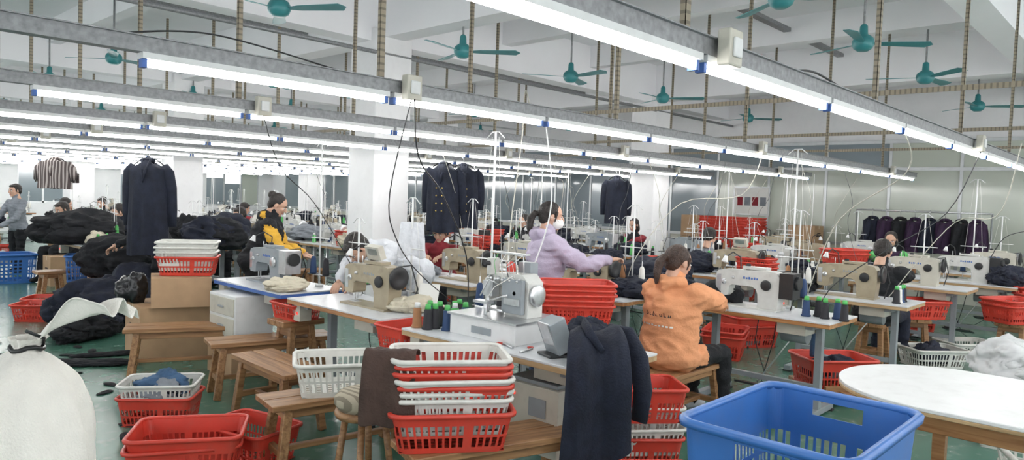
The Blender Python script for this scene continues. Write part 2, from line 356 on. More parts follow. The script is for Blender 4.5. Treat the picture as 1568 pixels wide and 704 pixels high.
def stand_me(h=1.25,cols=('thb','thn'),tall=False):
    b=MB(); b.cyl((0,0,0),(0,0,.02),.035,'white',12); b.cyl((0,0,0),(0,0,h),.0075,'white',8)
    b.cyl((0,-.14,.42),(0,.14,.42),.005,'white',6)
    b.tube([(0,-.08,h-.04),(0,-.03,h),(0,.03,h),(0,.08,h-.04)],.004,'white',6)
    for k,y in enumerate((-.1,.1)):
        b.lathe((0,y,.10),[(0,0),(.05,0),(.05,.006),(0,.006)],'black',12)
        b.lathe((0,y,.106),[(0,0),(.03,0),(.031,.01),(.022,.13),(.012,.15),(0,.15)],cols[k%len(cols)],14)
        b.cyl((0,y,.02),(0,y,.3),.004,'steel',6)
        b.tube([(0,y,.25),(0,y*.9,.42),(0,y*.3,h-.03)],.0012,'thw',4)
    b.cyl((0,-.12,.1),(0,.12,.1),.006,'white',6)
    return b.mesh('thread_stand')
ST=[stand_me(1.25,('thb','thn'),True),stand_me(.62,('green','thb')),stand_me(.8,('thw','thbr'),True),stand_me(1.3,('thn','green'),True),stand_me(.55,('thw','thw')),stand_me(.6,('thb','thb')),stand_me(.5,('thn','thb'))]
def cone_me(c,base='black'):
    b=MB(); b.lathe((0,0,0),[(0,0),(.036,0),(.036,.012),(.03,.014),(.024,.12),(.014,.125),(.014,.15),(.0,.15)],c,16); b.lathe((0,0,.125),[(.0,0),(.02,0),(.016,.03),(0,.03)],'green' if c in('thb','thn') else 'white',12); return b.mesh('thread_cone')
CN={c:cone_me(c) for c in('thb','thn','green','thw','thbr')}
def bench_me(L=.95,W=.3,H=.43,t=.035,m='wood'):
    b=MB(); 
    b.bx(-L/2,L/2,-W/2,-.004,H-t,H,m); b.bx(-L/2,L/2,.004,W/2,H-t,H,m)
    for sx in(-1,1):
        for sy in(-1,1):
            p0=V((sx*(L/2-.10),sy*(W/2-.05),H-t)); p1=V((sx*(L/2-.05),sy*(W/2-.015),0))
            d=p0-p1; c=(p0+p1)/2; rot=V((0,0,1)).rotation_difference(d.normalized()).to_matrix().to_4x4()
            b.box(c,(.05,.045,d.length),'woodY',rot)
        b.bx(sx*(L/2-.075)-.018,sx*(L/2-.075)+.018,-W/2+.03,W/2-.03,.12,.16,'woodY')
        b.bx(sx*(L/2-.095)-.018,sx*(L/2-.095)+.018,-W/2+.04,W/2-.04,H-t-.06,H-t,'woodY')
    for sy in(-1,1): b.bx(-L/2+.09,L/2-.09,sy*(W/2-.05)-.012,sy*(W/2-.05)+.012,H-t-.055,H-t,m)
    b.bx(-L/2+.075,L/2-.075,-.02,.02,.125,.155,m)
    return b.mesh('wooden_bench',.004,1)
BE=bench_me(); BEs=bench_me(.8,.32,.42); STOOL=bench_me(.36,.28,.44); LOW=bench_me(.6,.3,.12)
def basket_me(L=.56,W=.40,H=.19,m='red',tap=.84,rim=.018,ncell=.036,bands=((.16,.44),(.52,.80)),handle=False,name='basket',solid=9):
    rc=.05
    def peri(s,l,w,r):
        seg=[l-2*r,pi*r/2,w-2*r,pi*r/2]*2; P=sum(seg); d=(s%1.0)*P
        cs=[(l/2-r,-w/2+r),(l/2-r,w/2-r),(-l/2+r,w/2-r),(-l/2+r,-w/2+r)]
        pts0=[(-l/2+r,-w/2),(l/2,-w/2+r),(l/2-r,w/2),(-l/2,w/2-r)]; dirs=[(1,0),(0,1),(-1,0),(0,-1)]
        for i in range(4):
            a=seg[2*i]
            if d<=a: return (pts0[i][0]+dirs[i][0]*d,pts0[i][1]+dirs[i][1]*d)
            d-=a; a=seg[2*i+1]
            if d<=a:
                th=-pi/2+i*pi/2+d/r; return (cs[i][0]+r*cos(th),cs[i][1]+r*sin(th))
            d-=a
        return pts0[0]
    P=2*(L+W); NC=int(P/ncell); N=NC*3
    zf=[0.0]; slot=[]
    for a,c in bands: slot.append(len(zf)); zf+=[a,c]
    if handle: hs=len(zf)+0; zf+=[.80,.93]; 
    zf.append(1.0); zs=[f*H for f in zf]
    b=MB(); vs=[];ring=[]
    for z in zs:
        f=z/H; sc=tap+(1-tap)*f; l,w=L-(1-sc)*L*.75,W-(1-sc)*L*.75
        ring.append([(*peri(j/N,l,w,rc),z) for j in range(N)])
    for r_ in ring: vs+=r_
    fs=[]
    for i in range(len(zs)-1):
        for j in range(N):
            if i in slot and j%3!=0 and ((j//3)%solid!=solid-1): continue
            if handle and i==hs:
                x,y=ring[i][j][:2]
                if (abs(y)<.085 and abs(x)>L/2-.09): continue
            a=i*N+j;c=i*N+(j+1)%N; fs.append((a,c,c+N,a+N))
    b.add(vs,fs,m)
    l0,w0=L-(1-tap)*L*.75-.03,W-(1-tap)*L*.75-.03
    nb=9
    for k in range(nb): xx=-l0/2+l0*k/(nb-1); b.bx(xx-.012,xx+.012,-w0/2-.01,w0/2+.01,0.002,.006,m)
    for k in range(7): yy=-w0/2+w0*k/6; b.bx(-l0/2-.01,l0/2+.01,yy-.010,yy+.010,0.002,.006,m)
    me=b.mesh(name,fixn=False)
    me=bake(me,[('SOLIDIFY',dict(thickness=.0035,offset=0))])
    b2=MB(); NR=64
    pr=[(0,-.012),(.018,-.012),(.020,.002),(.012,.010),(0,.008),(-.004,0)]
    pr=[(a*rim/.018,z*rim/.018) for a,z in pr]
    vs=[]
    for j in range(NR):
        for a,z in pr:
            x,y=peri(j/NR,L+2*a,W+2*a,rc+max(a,-.01)); vs.append((x,y,H+z))
    k=len(pr); fs=[(j*k+i,j*k+(i+1)%k,((j+1)%NR)*k+(i+1)%k,((j+1)%NR)*k+i) for j in range(NR) for i in range(k)]
    b2.add(vs,fs,m,True)
    rm=b2.mesh('rim')
    import bmesh
    bm=bmesh.new(); bm.from_mesh(me); bm.from_mesh(rm)
    out=bpy.data.meshes.new(name); bm.to_mesh(out); bm.free()
    out.materials.append(M[m]); return out
BR=basket_me(m='red',name='red_basket'); BW=basket_me(m='wplas',name='white_basket'); 
BRd=basket_me(.58,.42,.24,'red',name='red_deep_basket',bands=((.12,.34),(.40,.62))); BB=basket_me(.67,.50,.40,'blue',.9,.022,.030,((.06,.20),(.24,.40),(.44,.60)),True,'blue_crate',7)
BB2=basket_me(.6,.42,.34,'blue',.93,.02,.05,((.1,.3),(.36,.56),(.62,.82)),False,'blue_crate_s')
def stack(x,y,z,kinds,rz=0,dz=.055,jit=.012,sc=1):
    h=z
    for i,k in enumerate(kinds):
        me,nm={'r':(BR,'red_plastic_basket'),'w':(BW,'white_plastic_basket'),'R':(BRd,'red_plastic_basket'),'b':(BB2,'blue_plastic_crate')}[k]
        put(nm,me,(x+random.uniform(-jit,jit),y+random.uniform(-jit,jit),h),rz+random.uniform(-3,3),scale=sc); h+=dz
    return h-dz
# ------------------------------------------------------------------ cloth
def nz(p,s=1,o=0): return noise.noise(V(p)*s+V((o,o*1.7,-o)))
def pile_me(sx,sy,h,m,seed=0,name='fabric_heap',lum=6,spike=1.0):
    import bmesh
    rnd=random.Random(seed); b=MB()
    ms=m if isinstance(m,(list,tuple)) else [m]
    for k in range(lum):
        bm=bmesh.new(); bmesh.ops.create_icosphere(bm,subdivisions=5 if (sx>.45 and k<3) else (4 if sx>.2 else 3),radius=1)
        a=rnd.uniform(0,6.28); rr=rnd.uniform(.2,.55) if k else 0
        cx,cy=rr*sx*cos(a)*.6,rr*sy*sin(a)*.6; f=rnd.uniform(.5,.75) if k else .95
        hz=h*(rnd.uniform(.5,1.05) if k else .85)
        o1=V((seed*3.1+k,k*1.3,seed)); ang=rnd.uniform(0,3); ca,sa=cos(ang),sin(ang)
        vs=[]
        for v in bm.verts:
            p=v.co.copy(); w=V((p.x*ca+p.y*sa,-p.x*sa+p.y*ca,p.z))
            q=V((w.x*1.2,w.y*3.0,w.z*2.2))+o1
            r1=1-2*abs(noise.noise(q)); r2=1-2*abs(noise.noise(q*2.3+V((3,1,7)))); r3=1-2*abs(noise.noise(q*4.5))
            d=.82+.24*noise.noise(p*1.6+o1)+spike*(.16*r1+.09*r2+.03*r3)
            p=p*d
            z=max(p.z*.62+.5,0)
            if z<.02: z=0.0
            vs.append((cx+p.x*sx*.5*f,cy+p.y*sy*.5*f,z*hz))
        fs=[tuple(v.index for v in fc.verts) for fc in bm.faces]; bm.free()
        b.add(vs,fs,ms[k%len(ms)],True)
    return b.mesh(name,fixn=False)
def folded_me(m,n=3,w=.34,d=.26,seed=0):
    b=MB(); rnd=random.Random(seed); z=0
    for i in range(n):
        t=rnd.uniform(.02,.035); b.box((rnd.uniform(-.01,.01),rnd.uniform(-.01,.01),z+t/2),(w*rnd.uniform(.93,1),d*rnd.uniform(.93,1),t),m if isinstance(m,str) else m[i%len(m)],Matrix.Rotation(rnd.uniform(-.06,.06),4,'Z')); z+=t
    return b.mesh('folded_cloth',.012,3)
def grid_cloth(fn,nu,nv,m,th=.004,name='cloth',sub=1):
    b=MB(); vs=[fn(i/(nu-1),j/(nv-1)) for j in range(nv) for i in range(nu)]
    fs=[(j*nu+i,j*nu+i+1,(j+1)*nu+i+1,(j+1)*nu+i) for j in range(nv-1) for i in range(nu-1)]
    b.add(vs,fs,m,True); me=b.mesh(name,fixn=False)
    return bake(me,[('SOLIDIFY',dict(thickness=th,offset=0)),('SUBSURF',dict(levels=sub,render_levels=sub))],name)
def catm(pts,t):
    n=len(pts)-1; f=t*n; i=min(int(f),n-1); u=f-i
    P=[V(pts[max(0,min(n,i+k))]) for k in(-1,0,1,2)]
    return .5*((2*P[1])+(-P[0]+P[2])*u+(2*P[0]-5*P[1]+4*P[2]-P[3])*u*u+(-P[0]+3*P[1]-3*P[2]+P[3])*u**3)
def drape(name,path,side,w0,w1,m,loc=(0,0,0),rz=0,amp=.03,k=5,seed=0,nu=36,nv=36,slant=0,parent=None):
    side=V(side).normalized()
    def fn(u,v):
        p=catm(path,v); t=(catm(path,min(v+.02,1))-catm(path,max(v-.02,0))).normalized(); nrm=side.cross(t)
        w=w0+(w1-w0)*v
        s=(u-.5)*w*(1+.06*nz((u*2,v*3,seed)))
        rg=1-2*abs(nz((u*k*.9+v*1.2,v*1.1,seed+9)))
        a=amp*(.25+v)*(sin(k*u*pi*2+seed+2.5*nz((u,v*1.5,seed),2))*.35+.9*nz((u*3,v*2,seed),1.3)+.7*rg)+.006*nz((u*9,v*9,seed))
        dz=-slant*(u-.5)*max(0,(v-.4)/.6)+.03*nz((u*3,seed,1))*(v>.97)
        return p+side*s+nrm*a+V((0,0,dz))
    return put(name,grid_cloth(fn,nu,nv,m,name=name),loc,rz,parent=parent)
def garment_me(m,w=.44,L=.75,d=.13,sleeve=.55,seed=0,name='hanging_garment',flare=1.1,buttons=False):
    b=MB(); n=48; rings=20
    vs=[]
    for i in range(rings+1):
        f=i/rings; z=-f*L
        ww=w/2*(.25+.75*min(1,(f/.07)**.6) if f<.07 else 1)*(1+(flare-1)*f); dd=d/2*(.5+.5*min(1,f/.1))*(1+.25*f)
        for j in range(n):
            a=2*pi*j/n; fold=1+(.08+.2*f)*nz((cos(a)*3,sin(a)*3,f*1.6+seed),1.3)+.12*f*sin(a*9+seed+f*2)
            vs.append((dd*sin(a)*fold*(1.2),ww*cos(a)*(1+.03*nz((a,f*3,seed))),z+.02*nz((a,seed,0))*(i==rings)-.05*abs(cos(a))**2*(f<.08)*(1)))
    fs=[(i*n+j,i*n+(j+1)%n,(i+1)*n+(j+1)%n,(i+1)*n+j) for i in range(rings) for j in range(n)]
    b.add(vs,fs,m,True)
    b.ell((0,0,-.005),(d*.35,w*.17,.03),m)
    b.tube([(-d*.3,w*.12,0),(-d*.62,w*.04,-.14),(-d*.66,0,-.24),(-d*.62,-w*.04,-.14),(-d*.3,-w*.12,0)],[.012,.018,.012,.018,.012],m,8)
    if buttons:
        for q in range(4):
            for s in(-1,1): b.ell((-d*.78,s*.035,-.30-.09*q),(.012,.010,.010),'gold',8,6)
    for s in(-1,1):
        if sleeve: b.tube([(0,s*w*.40,-.07),(.0,s*w*.52,-.14),(.02,s*w*.58,-.3),(.03,s*w*.60,-sleeve*.8),(.04,s*w*.59,-sleeve-.05)],[.05,.065,.06,.055,.05],m,12,ell=.8)
    b.tube([(0,0,0),(0,0,.06),(.0,.025,.09),(0,.03,.12),(0,.01,.15),(0,-.015,.135)],.004,'steel',6)
    b.tube([(0,-w*.4,-.06),(0,-w*.2,0),(0,0,.02),(0,w*.2,0),(0,w*.4,-.06)],.007,'black',6)
    return b.mesh(name,fixn=False)
# ------------------------------------------------------------------ people
def head_me():
    b=MB()
    b.ell((-.012,0,.03),(.098,.077,.088),'skin',24,16); b.ell((.022,0,-.03),(.066,.060,.080),'skin',20,12); b.ell((.058,0,-.088),(.026,.028,.020),'skin')
    b.ell((.055,.03,-.02),(.032,.028,.03),'skin'); b.ell((.055,-.03,-.02),(.032,.028,.03),'skin')
    b.tube([(.078,0,.022),(.098,0,-.006),(.104,0,-.022),(.088,0,-.030)],[.009,.012,.015,.010],'skin',10)
    b.ell((.066,0,.036),(.020,.052,.012),'skin')
    for s in(-1,1): b.ell((-.008,s*.079,-.004),(.020,.010,.032),'skin',12,8,Matrix.Rotation(s*.25,4,'Z'))
    b.tube([(-.03,0,-.03),(-.035,0,-.10),(-.045,0,-.17)],[.052,.05,.056],'skin',16)
    me=bake(b.mesh('h'),[('REMESH',dict(mode='VOXEL',voxel_size=.0055,use_smooth_shade=True)),('SMOOTH',dict(iterations=3,factor=.5))],'head')
    me.materials.clear(); me.materials.append(M['skin'])
    return me
def face_me():
    b=MB()
    for s in(-1,1):
        b.ell((.0775,s*.031,.004),(.010,.015,.0085),'eye',12,8); b.ell((.0845,s*.031,.003),(.0045,.006,.006),'black',8,6)
        b.tube([(.078,s*.050,.026),(.090,s*.032,.031),(.092,s*.014,.027)],[.003,.004,.003],'hair',6)
        b.tube([(.073,s*.048,.009),(.085,s*.033,.0145),(.082,s*.017,.008)],.002,'hair',5)
    b.ell((.086,0,-.054),(.010,.024,.0055),'lip',12,6); b.ell((.084,0,-.063),(.010,.020,.0055),'lip',12,6)
    return b.mesh('face_features',fixn=False)
def hair_me(kind,hm='hair'):
    b=MB()
    b.ell((-.030,0,.042),(.098,.087,.090),'hair',24,16); b.ell((-.062,0,-.005),(.056,.074,.075),'hair',20,12)
    if kind=='tail':
        b.ell((-.118,0,.012),(.022,.022,.022),'hair')
        b.tube([(-.11,0,.01),(-.150,0,.01),(-.180,.0,-.04),(-.178,0,-.12),(-.16,0,-.20)],[.018,.028,.034,.028,.010],'hair',14)
        for s in(-1,1): b.tube([(.03,s*.078,.05),(.025,s*.082,.0),(.02,s*.08,-.045)],[.012,.009,.004],'hair',8)
    if kind=='bun': b.ell((-.115,0,.075),(.045,.05,.045),'hair'); 
    if kind=='short':
        for s in(-1,1): b.ell((-.02,s*.070,.01),(.045,.018,.04),'hair')
        b.ell((.02,0,.085),(.065,.065,.032),'hair')
    if kind=='bob':
        for s in(-1,1): b.ell((-.03,s*.068,-.04),(.055,.028,.085),'hair')
        b.ell((-.065,0,-.05),(.045,.075,.08),'hair')
    me=bake(b.mesh('h'),[('REMESH',dict(mode='VOXEL',voxel_size=.006,use_smooth_shade=True)),('SMOOTH',dict(iterations=2,factor=.5))],'hair_'+kind)
    for v in me.vertices:
        p=v.co; v.co=p+V(v.normal)*.0035*nz((p.x*25,p.y*110,p.z*18))
    me.materials.clear(); me.materials.append(M[hm]); return me
def hand_me():
    b=MB(); b.tube([(-.05,0,0),(.0,0,0),(.03,0,0)],[.024,.025,.028],'skin',12,ell=.75)
    b.ell((.05,0,-.002),(.050,.041,.0155),'skin',18,10)
    for y,l,r in((-.030,.070,.0088),(-.010,.080,.0092),(.010,.074,.0088),(.029,.058,.0078)):
        p=V((.082,y,0)); pts=[V((.06,y*.9,0)),p]; a=0
        for q,da in((.45,20),(.32,32),(.25,28)):
            a+=radians(da); p=p+V((cos(a),y*.6,-sin(a)))*l*q; pts.append(p)
        b.tube(pts,[r,r,r*.95,r*.88,r*.7],'skin',10)
    b.tube([(.015,-.022,-.004),(.045,-.052,-.012),(.072,-.064,-.022),(.092,-.062,-.032)],[.014,.0125,.0105,.008],'skin',10)
    me=bake(b.mesh('h'),[('REMESH',dict(mode='VOXEL',voxel_size=.0034,use_smooth_shade=True)),('SMOOTH',dict(iterations=2,factor=.5))],'hand')
    me.materials.clear(); me.materials.append(M['skin']); return me
HEAD,FACE,HAND=head_me(),face_me(),hand_me(); HAIR={k:hair_me(k) for k in('tail','bun','short','bob')}; HAIR['tailb']=hair_me('tail','hairb')
def person(name,loc,yaw,pelvis=(0,0,.92),lean=8,twist=0,elb=None,wri=None,knee=None,ank=None,cols=None,hair='short',hyaw=0,hpitch=0,s=1.0,hood=False,vest=False,female=False,bulk=1.0,mask=False,forearm_skin=False,hdir=None,roll=0,prints=False):
    """local frame: facing +X, left = +Y. cols = top, sleeve, trousers, shoe"""
    top,slv,trs,sho=cols
    e=empty(name,loc,yaw); e.scale=(s,s,s)
    P=V(pelvis); L=radians(lean); t=V((sin(L),0,cos(L))); t=Matrix.Rotation(radians(roll),3,'X')@t; side=V((0,1,0)); 
    side=(Matrix.Rotation(radians(twist),3,'Z')@side); side=(side-t*side.dot(t)).normalized()
    fw=side.cross(t)
    sw=(.165 if female else .185)*(1+(bulk-1)*.5)
    chest=P+t*.30; sh=P+t*.45; nb=P+t*.50
    hd=nb+(V(hdir).normalized() if hdir else (t*.8+V((0.15,0,.45))).normalized())*.145
    shl=[sh+side*sw-t*.03,sh-side*sw-t*.03]; hips=[P+V((0,.09,-.04)),P+V((0,-.09,-.04))]
    b=MB()
    bk=bulk
    spine=[P-t*.09,P-t*.02,P+t*.08,P+t*.18,P+t*.30,P+t*.40,P+t*.465,P+t*.50]
    wd=[.13,.168*bk,.160*bk,.156*bk,.168*bk,.165*bk,.12*(1+(bk-1)*.5),.06]; el=[.75,.76,.76,.74,.72,.66,.62,.9]
    b.tube(spine,wd,top,24,ell=el,side=side)
    b.tube([P+t*.46,nb+t*.02,hd-(hd-nb)*.35],[.07,.052,.048],'skin',14)
    segs=[(P-t*.05,P+t*.47,.15*bk,0)]
    segs.append((nb-t*.01,hd,.055,3))
    for i in(0,1):
        E=V(elb[i]);W=V(wri[i]); S_=shl[i]
        b.tube([S_-side*(.05 if i==0 else -.05),S_,S_.lerp(E,.5),E],[.058,.064*bk,.056*bk,.049*bk],slv,14)
        b.tube([S_.lerp(E,.85),E,E.lerp(W,.5),E.lerp(W,.92)],[.048*bk,.050*bk,.044*bk,.036*bk],slv,14)
        b.ell(S_,(.064*bk,)*3,slv); b.ell(E,(.050*bk,)*3,slv)
        segs+=[(S_-side*(.0),E,.058,1),(E,W,.045,4 if forearm_skin else 1)]
        b.tube([E.lerp(W,.85),W],[.028,.025],'skin',10); segs.append((E.lerp(W,.96),W+(W-E)*.2,.03,3))
        K=V(knee[i]);A=V(ank[i]);H_=hips[i]
        b.tube([H_+V((0,0,.02)),H_.lerp(K,.35),H_.lerp(K,.7),K],[.098,.092,.074,.064],trs,16)
        b.tube([H_.lerp(K,.9),K,K.lerp(A,.35),K.lerp(A,.97)],[.060,.066,.062,.050],trs,14); b.ell(K,(.066,)*3,trs)
        segs+=[(H_,K,.09,2),(K,K.lerp(A,.93),.06,2)]
        b.tube([A+V((-.055,0,-.035)),A+V((.0,0,-.03)),A+V((.09,0,-.045)),A+V((.165,0,-.052))],[.032,.046,.042,.028],sho,12,ell=.95)
        b.tube([A+V((0,0,.05)),A+V((0,0,-.03))],[.045,.04],sho,12)
        segs.append((A+V((-.04,0,-.04)),A+V((.16,0,-.05)),.045,5))
    b.ell(P-t*.03,(.125*bk,.165*bk,.12),trs)
    segs.append((P-t*.14,P-t*.10,.14,2))
    if hood:
        hc=nb-fw*.075-t*.0
        b.tube([hc+side*.10+fw*.06+t*.01,hc+side*.07-fw*.01,hc-fw*.035-t*.02,hc-side*.07-fw*.01,hc-side*.10+fw*.06+t*.01],[.035,.05,.058,.05,.035],top,12); segs.append((hc-side*.08,hc+side*.08,.06,6))
        b.tube([nb+side*.06+fw*.02,nb-t*.015,nb-side*.06+fw*.02],[.045,.055,.045],top,12)
    b.tube([P-t*.07,P-t*.03,P+t*.03],[.168*bk,.176*bk,.166*bk],top,24,ell=.8,side=side)
    me=bake(b.mesh('b'),[('REMESH',dict(mode='VOXEL',voxel_size=.013,use_smooth_shade=True)),('SMOOTH',dict(iterations=4,factor=.5))],'body')
    me.materials.clear()
    lab={0:top,1:slv,2:trs,3:'skin',4:'skin',5:sho,6:(slv if vest else top)}
    keys=[];
    for k in lab.values():
        if k not in keys: keys.append(k)
    for k in keys: me.materials.append(M[k])
    def near(p,a,c):
        d=c-a; tt=max(0,min(1,(p-a).dot(d)/max(d.length_squared,1e-9))); return (p-(a+d*tt)).length
    vl=[0]*len(me.vertices)
    for v in me.vertices:
        p=v.co; bd=1e9;bl=0
        for a,c,r,l in segs:
            q=near(p,a,c)/r
            if l==2 and (p-P).dot(t)>-.06 : q+=.5
            if q<bd: bd=q;bl=l
        vl[v.index]=bl
    for pl in me.polygons: pl.material_index=keys.index(lab[vl[pl.vertices[0]]])
    nrm=[V(v.normal) for v in me.vertices]
    sd=len(name)*.7
    for v in me.vertices:
        if vl[v.index] in(3,4,5): continue
        p=v.co; w=.012*nz((p.x*6,p.y*6,p.z*12+sd))+.012*(1-2.5*abs(nz((p.x*8,p.y*8,p.z*17+sd))))
        v.co=p+nrm[v.index]*w
    put('body',me,parent=e)
    if prints:
        bv=BVHTree.FromPolygons([v.co.copy() for v in me.vertices],[tuple(pl.vertices) for pl in me.polygons])
        pb_=MB()
        def mark(y,z,w,h,m_):
            hits=[]
            for yy,zz in ((y-w/2,z),(y+w/2,z),(y+w/2,z+h),(y-w/2,z+h)):
                r_=bv.ray_cast(V((-1,yy,zz)),V((1,0,0)))
                if r_[0] is None: return
                hits.append(r_[0]+V((-.004,0,0)))
            pb_.add(hits,[(0,1,2,3)],m_)
        zz=P.z+.27
        for q in range(7):
            y=.10-.032*q; mark(y,zz,.006,.03 if q in(0,2,5) else .018,'black'); mark(y-.008,zz,.014,.005,'black'); 
            if q%2==0: mark(y-.014,zz,.005,.018,'black')
        for q in range(9): mark(.12-.030*q,zz-.07,.019,.012 if q!=4 else .004,'paper')
        if pb_.v: put('back_print',pb_.mesh('print',fixn=False),parent=e)
    H=Matrix.Translation(hd)@Matrix.Rotation(radians(hyaw),4,'Z')@Matrix.Rotation(radians(hpitch),4,'Y')
    for nm,m_ in(('head',HEAD),('face',FACE),('hair',HAIR[hair])):
        o=put(nm,m_,parent=e); o.matrix_local=H@Matrix.Scale(.97 if female else 1.0,4)
    if mask:
        mb=MB(); mb.ell((.048,0,-.045),(.062,.070,.052),'paper',16,10)
        for q in(-1,1): mb.tube([(.06,q*.066,-.03),(.02,q*.082,-.01),(-.02,q*.086,-.0)],.002,'paper',5)
        o=put('face_mask',mb.mesh('mask'),parent=e); o.matrix_local=H
    for i in(0,1):
        E=V(elb[i]);W=V(wri[i]); x=(W-E).normalized(); up=V((0,0,1)); y=(up.cross(x)).normalized(); z=x.cross(y)
        T=Matrix((x,y,z)).transposed().to_4x4()
        if i==1: T=T@Matrix.Diagonal((1,-1,1,1))
        o=put('hand_'+'lr'[i],HAND,parent=e); o.matrix_local=Matrix.Translation(W)@T
    return e
def sit(seat=.44,reach=.42,hz=.86,kx=.42):
    return dict(pelvis=(0,0,seat+.10),knee=[(kx,.12,seat+.06),(kx,-.12,seat+.06)],ank=[(kx-.02,.13,.09),(kx+.03,-.13,.09)],
      elb=[(.20,.23,hz+.08),(.20,-.23,hz+.08)],wri=[(reach,.11,hz+.02),(reach,-.11,hz+.02)])
def standp(): return dict(pelvis=(0,0,.90),knee=[(.03,.10,.48),(.03,-.10,.48)],ank=[(0,.11,.09),(-.02,-.11,.09)])
# =================================================================== PLACEMENT
TZ=.77
def ws(x,y,me=None,mc=None,st=0,rz=0,mdy=0,stp=(.22,-.05),L=1.2):
    put('sewing_table',me or T_white,(x,y,0),rz)
    c,s_=cos(radians(rz)),sin(radians(rz))
    def at(a,b_): return (x+a*c-b_*s_,y+a*s_+b_*c,TZ)
    if mc: put('industrial_sewing_machine',mc,at(-.02,mdy),rz)
    if st is not None: put('thread_stand',ST[st],at(*stp),rz)
T1=table_me(1.42,.66); put('sewing_table',T1,(3.10,2.79,0))
ws(3.14,4.40,T_wood,MBp,1,mdy=-.1,stp=(.22,.42)); ws(3.20,5.80,T_blue,MG,0,mdy=.1,stp=(.2,-.35))
b=MB(); b.bx(-.2,.2,-.27,.27,.0,.115,'white'); b.bx(-.215,.215,-.285,.285,.115,.128,'steel'); b.bx(-.207,-.2,-.08,.08,.03,.07,'grey')
b.prism([(-.20,.128),(-.02,.128),(-.01,.22),(.03,.25),(.10,.25),(.11,.19),(.15,.19),(.16,.33),(.10,.37),(-.15,.38),(-.20,.33)],'X',(.04,0,0),.13,'mwhite')
b.bx(-.06,-.03,-.18,-.02,.15,.35,'grey'); b.cyl((-.05,.12,.2),(-.05,.12,.14),.006,'steel')
for k in range(5):
    b.lathe((-.03,-.14+.06*k,.34),[(0,0),(.017,0),(.017,.012),(.008,.02),(.008,.035),(0,.035)],'steel',12,(-1,0,0)); b.cyl((.0,-.14+.06*k,.37),(.0,-.13+.06*k,.50),.004,'steel',6)
b.bx(-.01,.03,-.16,.14,.49,.50,'steel'); b.cyl((-.05,.1,.2),(-.10,-.1,.26),.006,'steel'); b.cyl((-.08,-.05,.16),(-.08,.18,.16),.007,'steel')
b.lathe((.04,-.20,.26),[(0,0),(.06,0),(.065,.01),(.065,.025),(.045,.03),(0,.03)],'steel',20,(0,-1,0)); b.bx(.1,.17,-.1,.0,.13,.44,'grey')
b.cyl((-.12,.05,.13),(-.12,.05,.2),.012,'steel'); b.bx(-.16,-.1,0,.12,.2,.215,'steel'); b.lathe((.06,.02,.38),[(0,0),(.03,0),(.03,.04),(.01,.06),(0,.06)],'red',12)
b.bx(-.10,-.04,.02,.10,.24,.33,'steel'); b.bx(-.075,-.035,-.17,-.05,.2,.24,'steel'); b.cyl((-.09,.06,.24),(-.09,.06,.14),.009,'steel'); b.tube([(-.05,-.1,.37),(-.1,0,.30),(-.1,.08,.2)],.003,'thw',5)
b.lathe((-.03,-.12,.27),[(0,0),(.03,0),(.03,.02),(.012,.03),(0,.03)],'black',16,(-1,0,0)); b.tube([(-.04,.0,.3),(-.12,.03,.34),(-.13,.09,.24)],.005,'steel',6); b.tube([(-.04,-.05,.36),(-.09,-.08,.42),(-.05,-.14,.47)],.004,'steel',6); b.bx(-.05,.02,.08,.12,.36,.46,'mwhite'); b.cyl((-.05,.1,.43),(-.09,.1,.43),.014,'black')
for k in range(4): b.tube([(0,-.14+.07*k,.50),(-.06,-.10+.05*k,.44),(-.06,-.12+.05*k,.36)],.0025,('thw','black','thw','green')[k],4)
put('overlock_machine',b.mesh('overlock_machine',.005,1),(3.12,2.95,TZ))
put('thread_stand',ST[0],(3.34,3.30,TZ)); 
b=MB(); b.bx(-.17,.17,-.2,.2,0,.36,'offw'); b.bx(-.175,-.17,-.12,.0,.2,.3,'grey'); b.bx(-.176,-.17,.10,.115,.29,.305,'redl'); b.bx(-.14,.14,-.17,.17,.36,.38,'grey'); put('control_cabinet',b.mesh('cabinet',.006),(3.02,2.5,.245))
for k,(dx,dy,c) in enumerate([(0,0,'thb'),(.09,.06,'thb'),(.02,-.09,'thn'),(.12,-.05,'green'),(.18,.02,'thb'),(-.06,.1,'thbr'),(.20,-.06,'thn'),(.26,.06,'thb'),(-.05,.01,'thb'),(.06,.12,'thn')]): put('thread_cone',CN[c],(2.92+dx,3.36+dy,TZ))
b=MB(); b.cyl((-.06,0,.006),(.06,.02,.006),.006,'steel'); b.tube([(.06,.02,.006),(.09,.04,.006),(.07,.06,.006),(.05,.03,.006)],.005,'red'); put('thread_snips',b.mesh('thread_snips'),(2.88,2.55,TZ)); put('thread_snips',bpy.data.meshes['thread_snips'],(2.9,2.7,TZ),60)
b=MB(); b.box((0,0,.11),(.10,.14,.18),'grey',Matrix.Rotation(radians(-22),4,'Y')); b.box((-.055,0,.12),(.01,.11,.13),'steel',Matrix.Rotation(radians(-22),4,'Y')); b.bx(-.07,.09,-.07,.07,0,.015,'black'); put('control_panel',b.mesh('control_panel',.006),(2.93,2.40,TZ),-20)
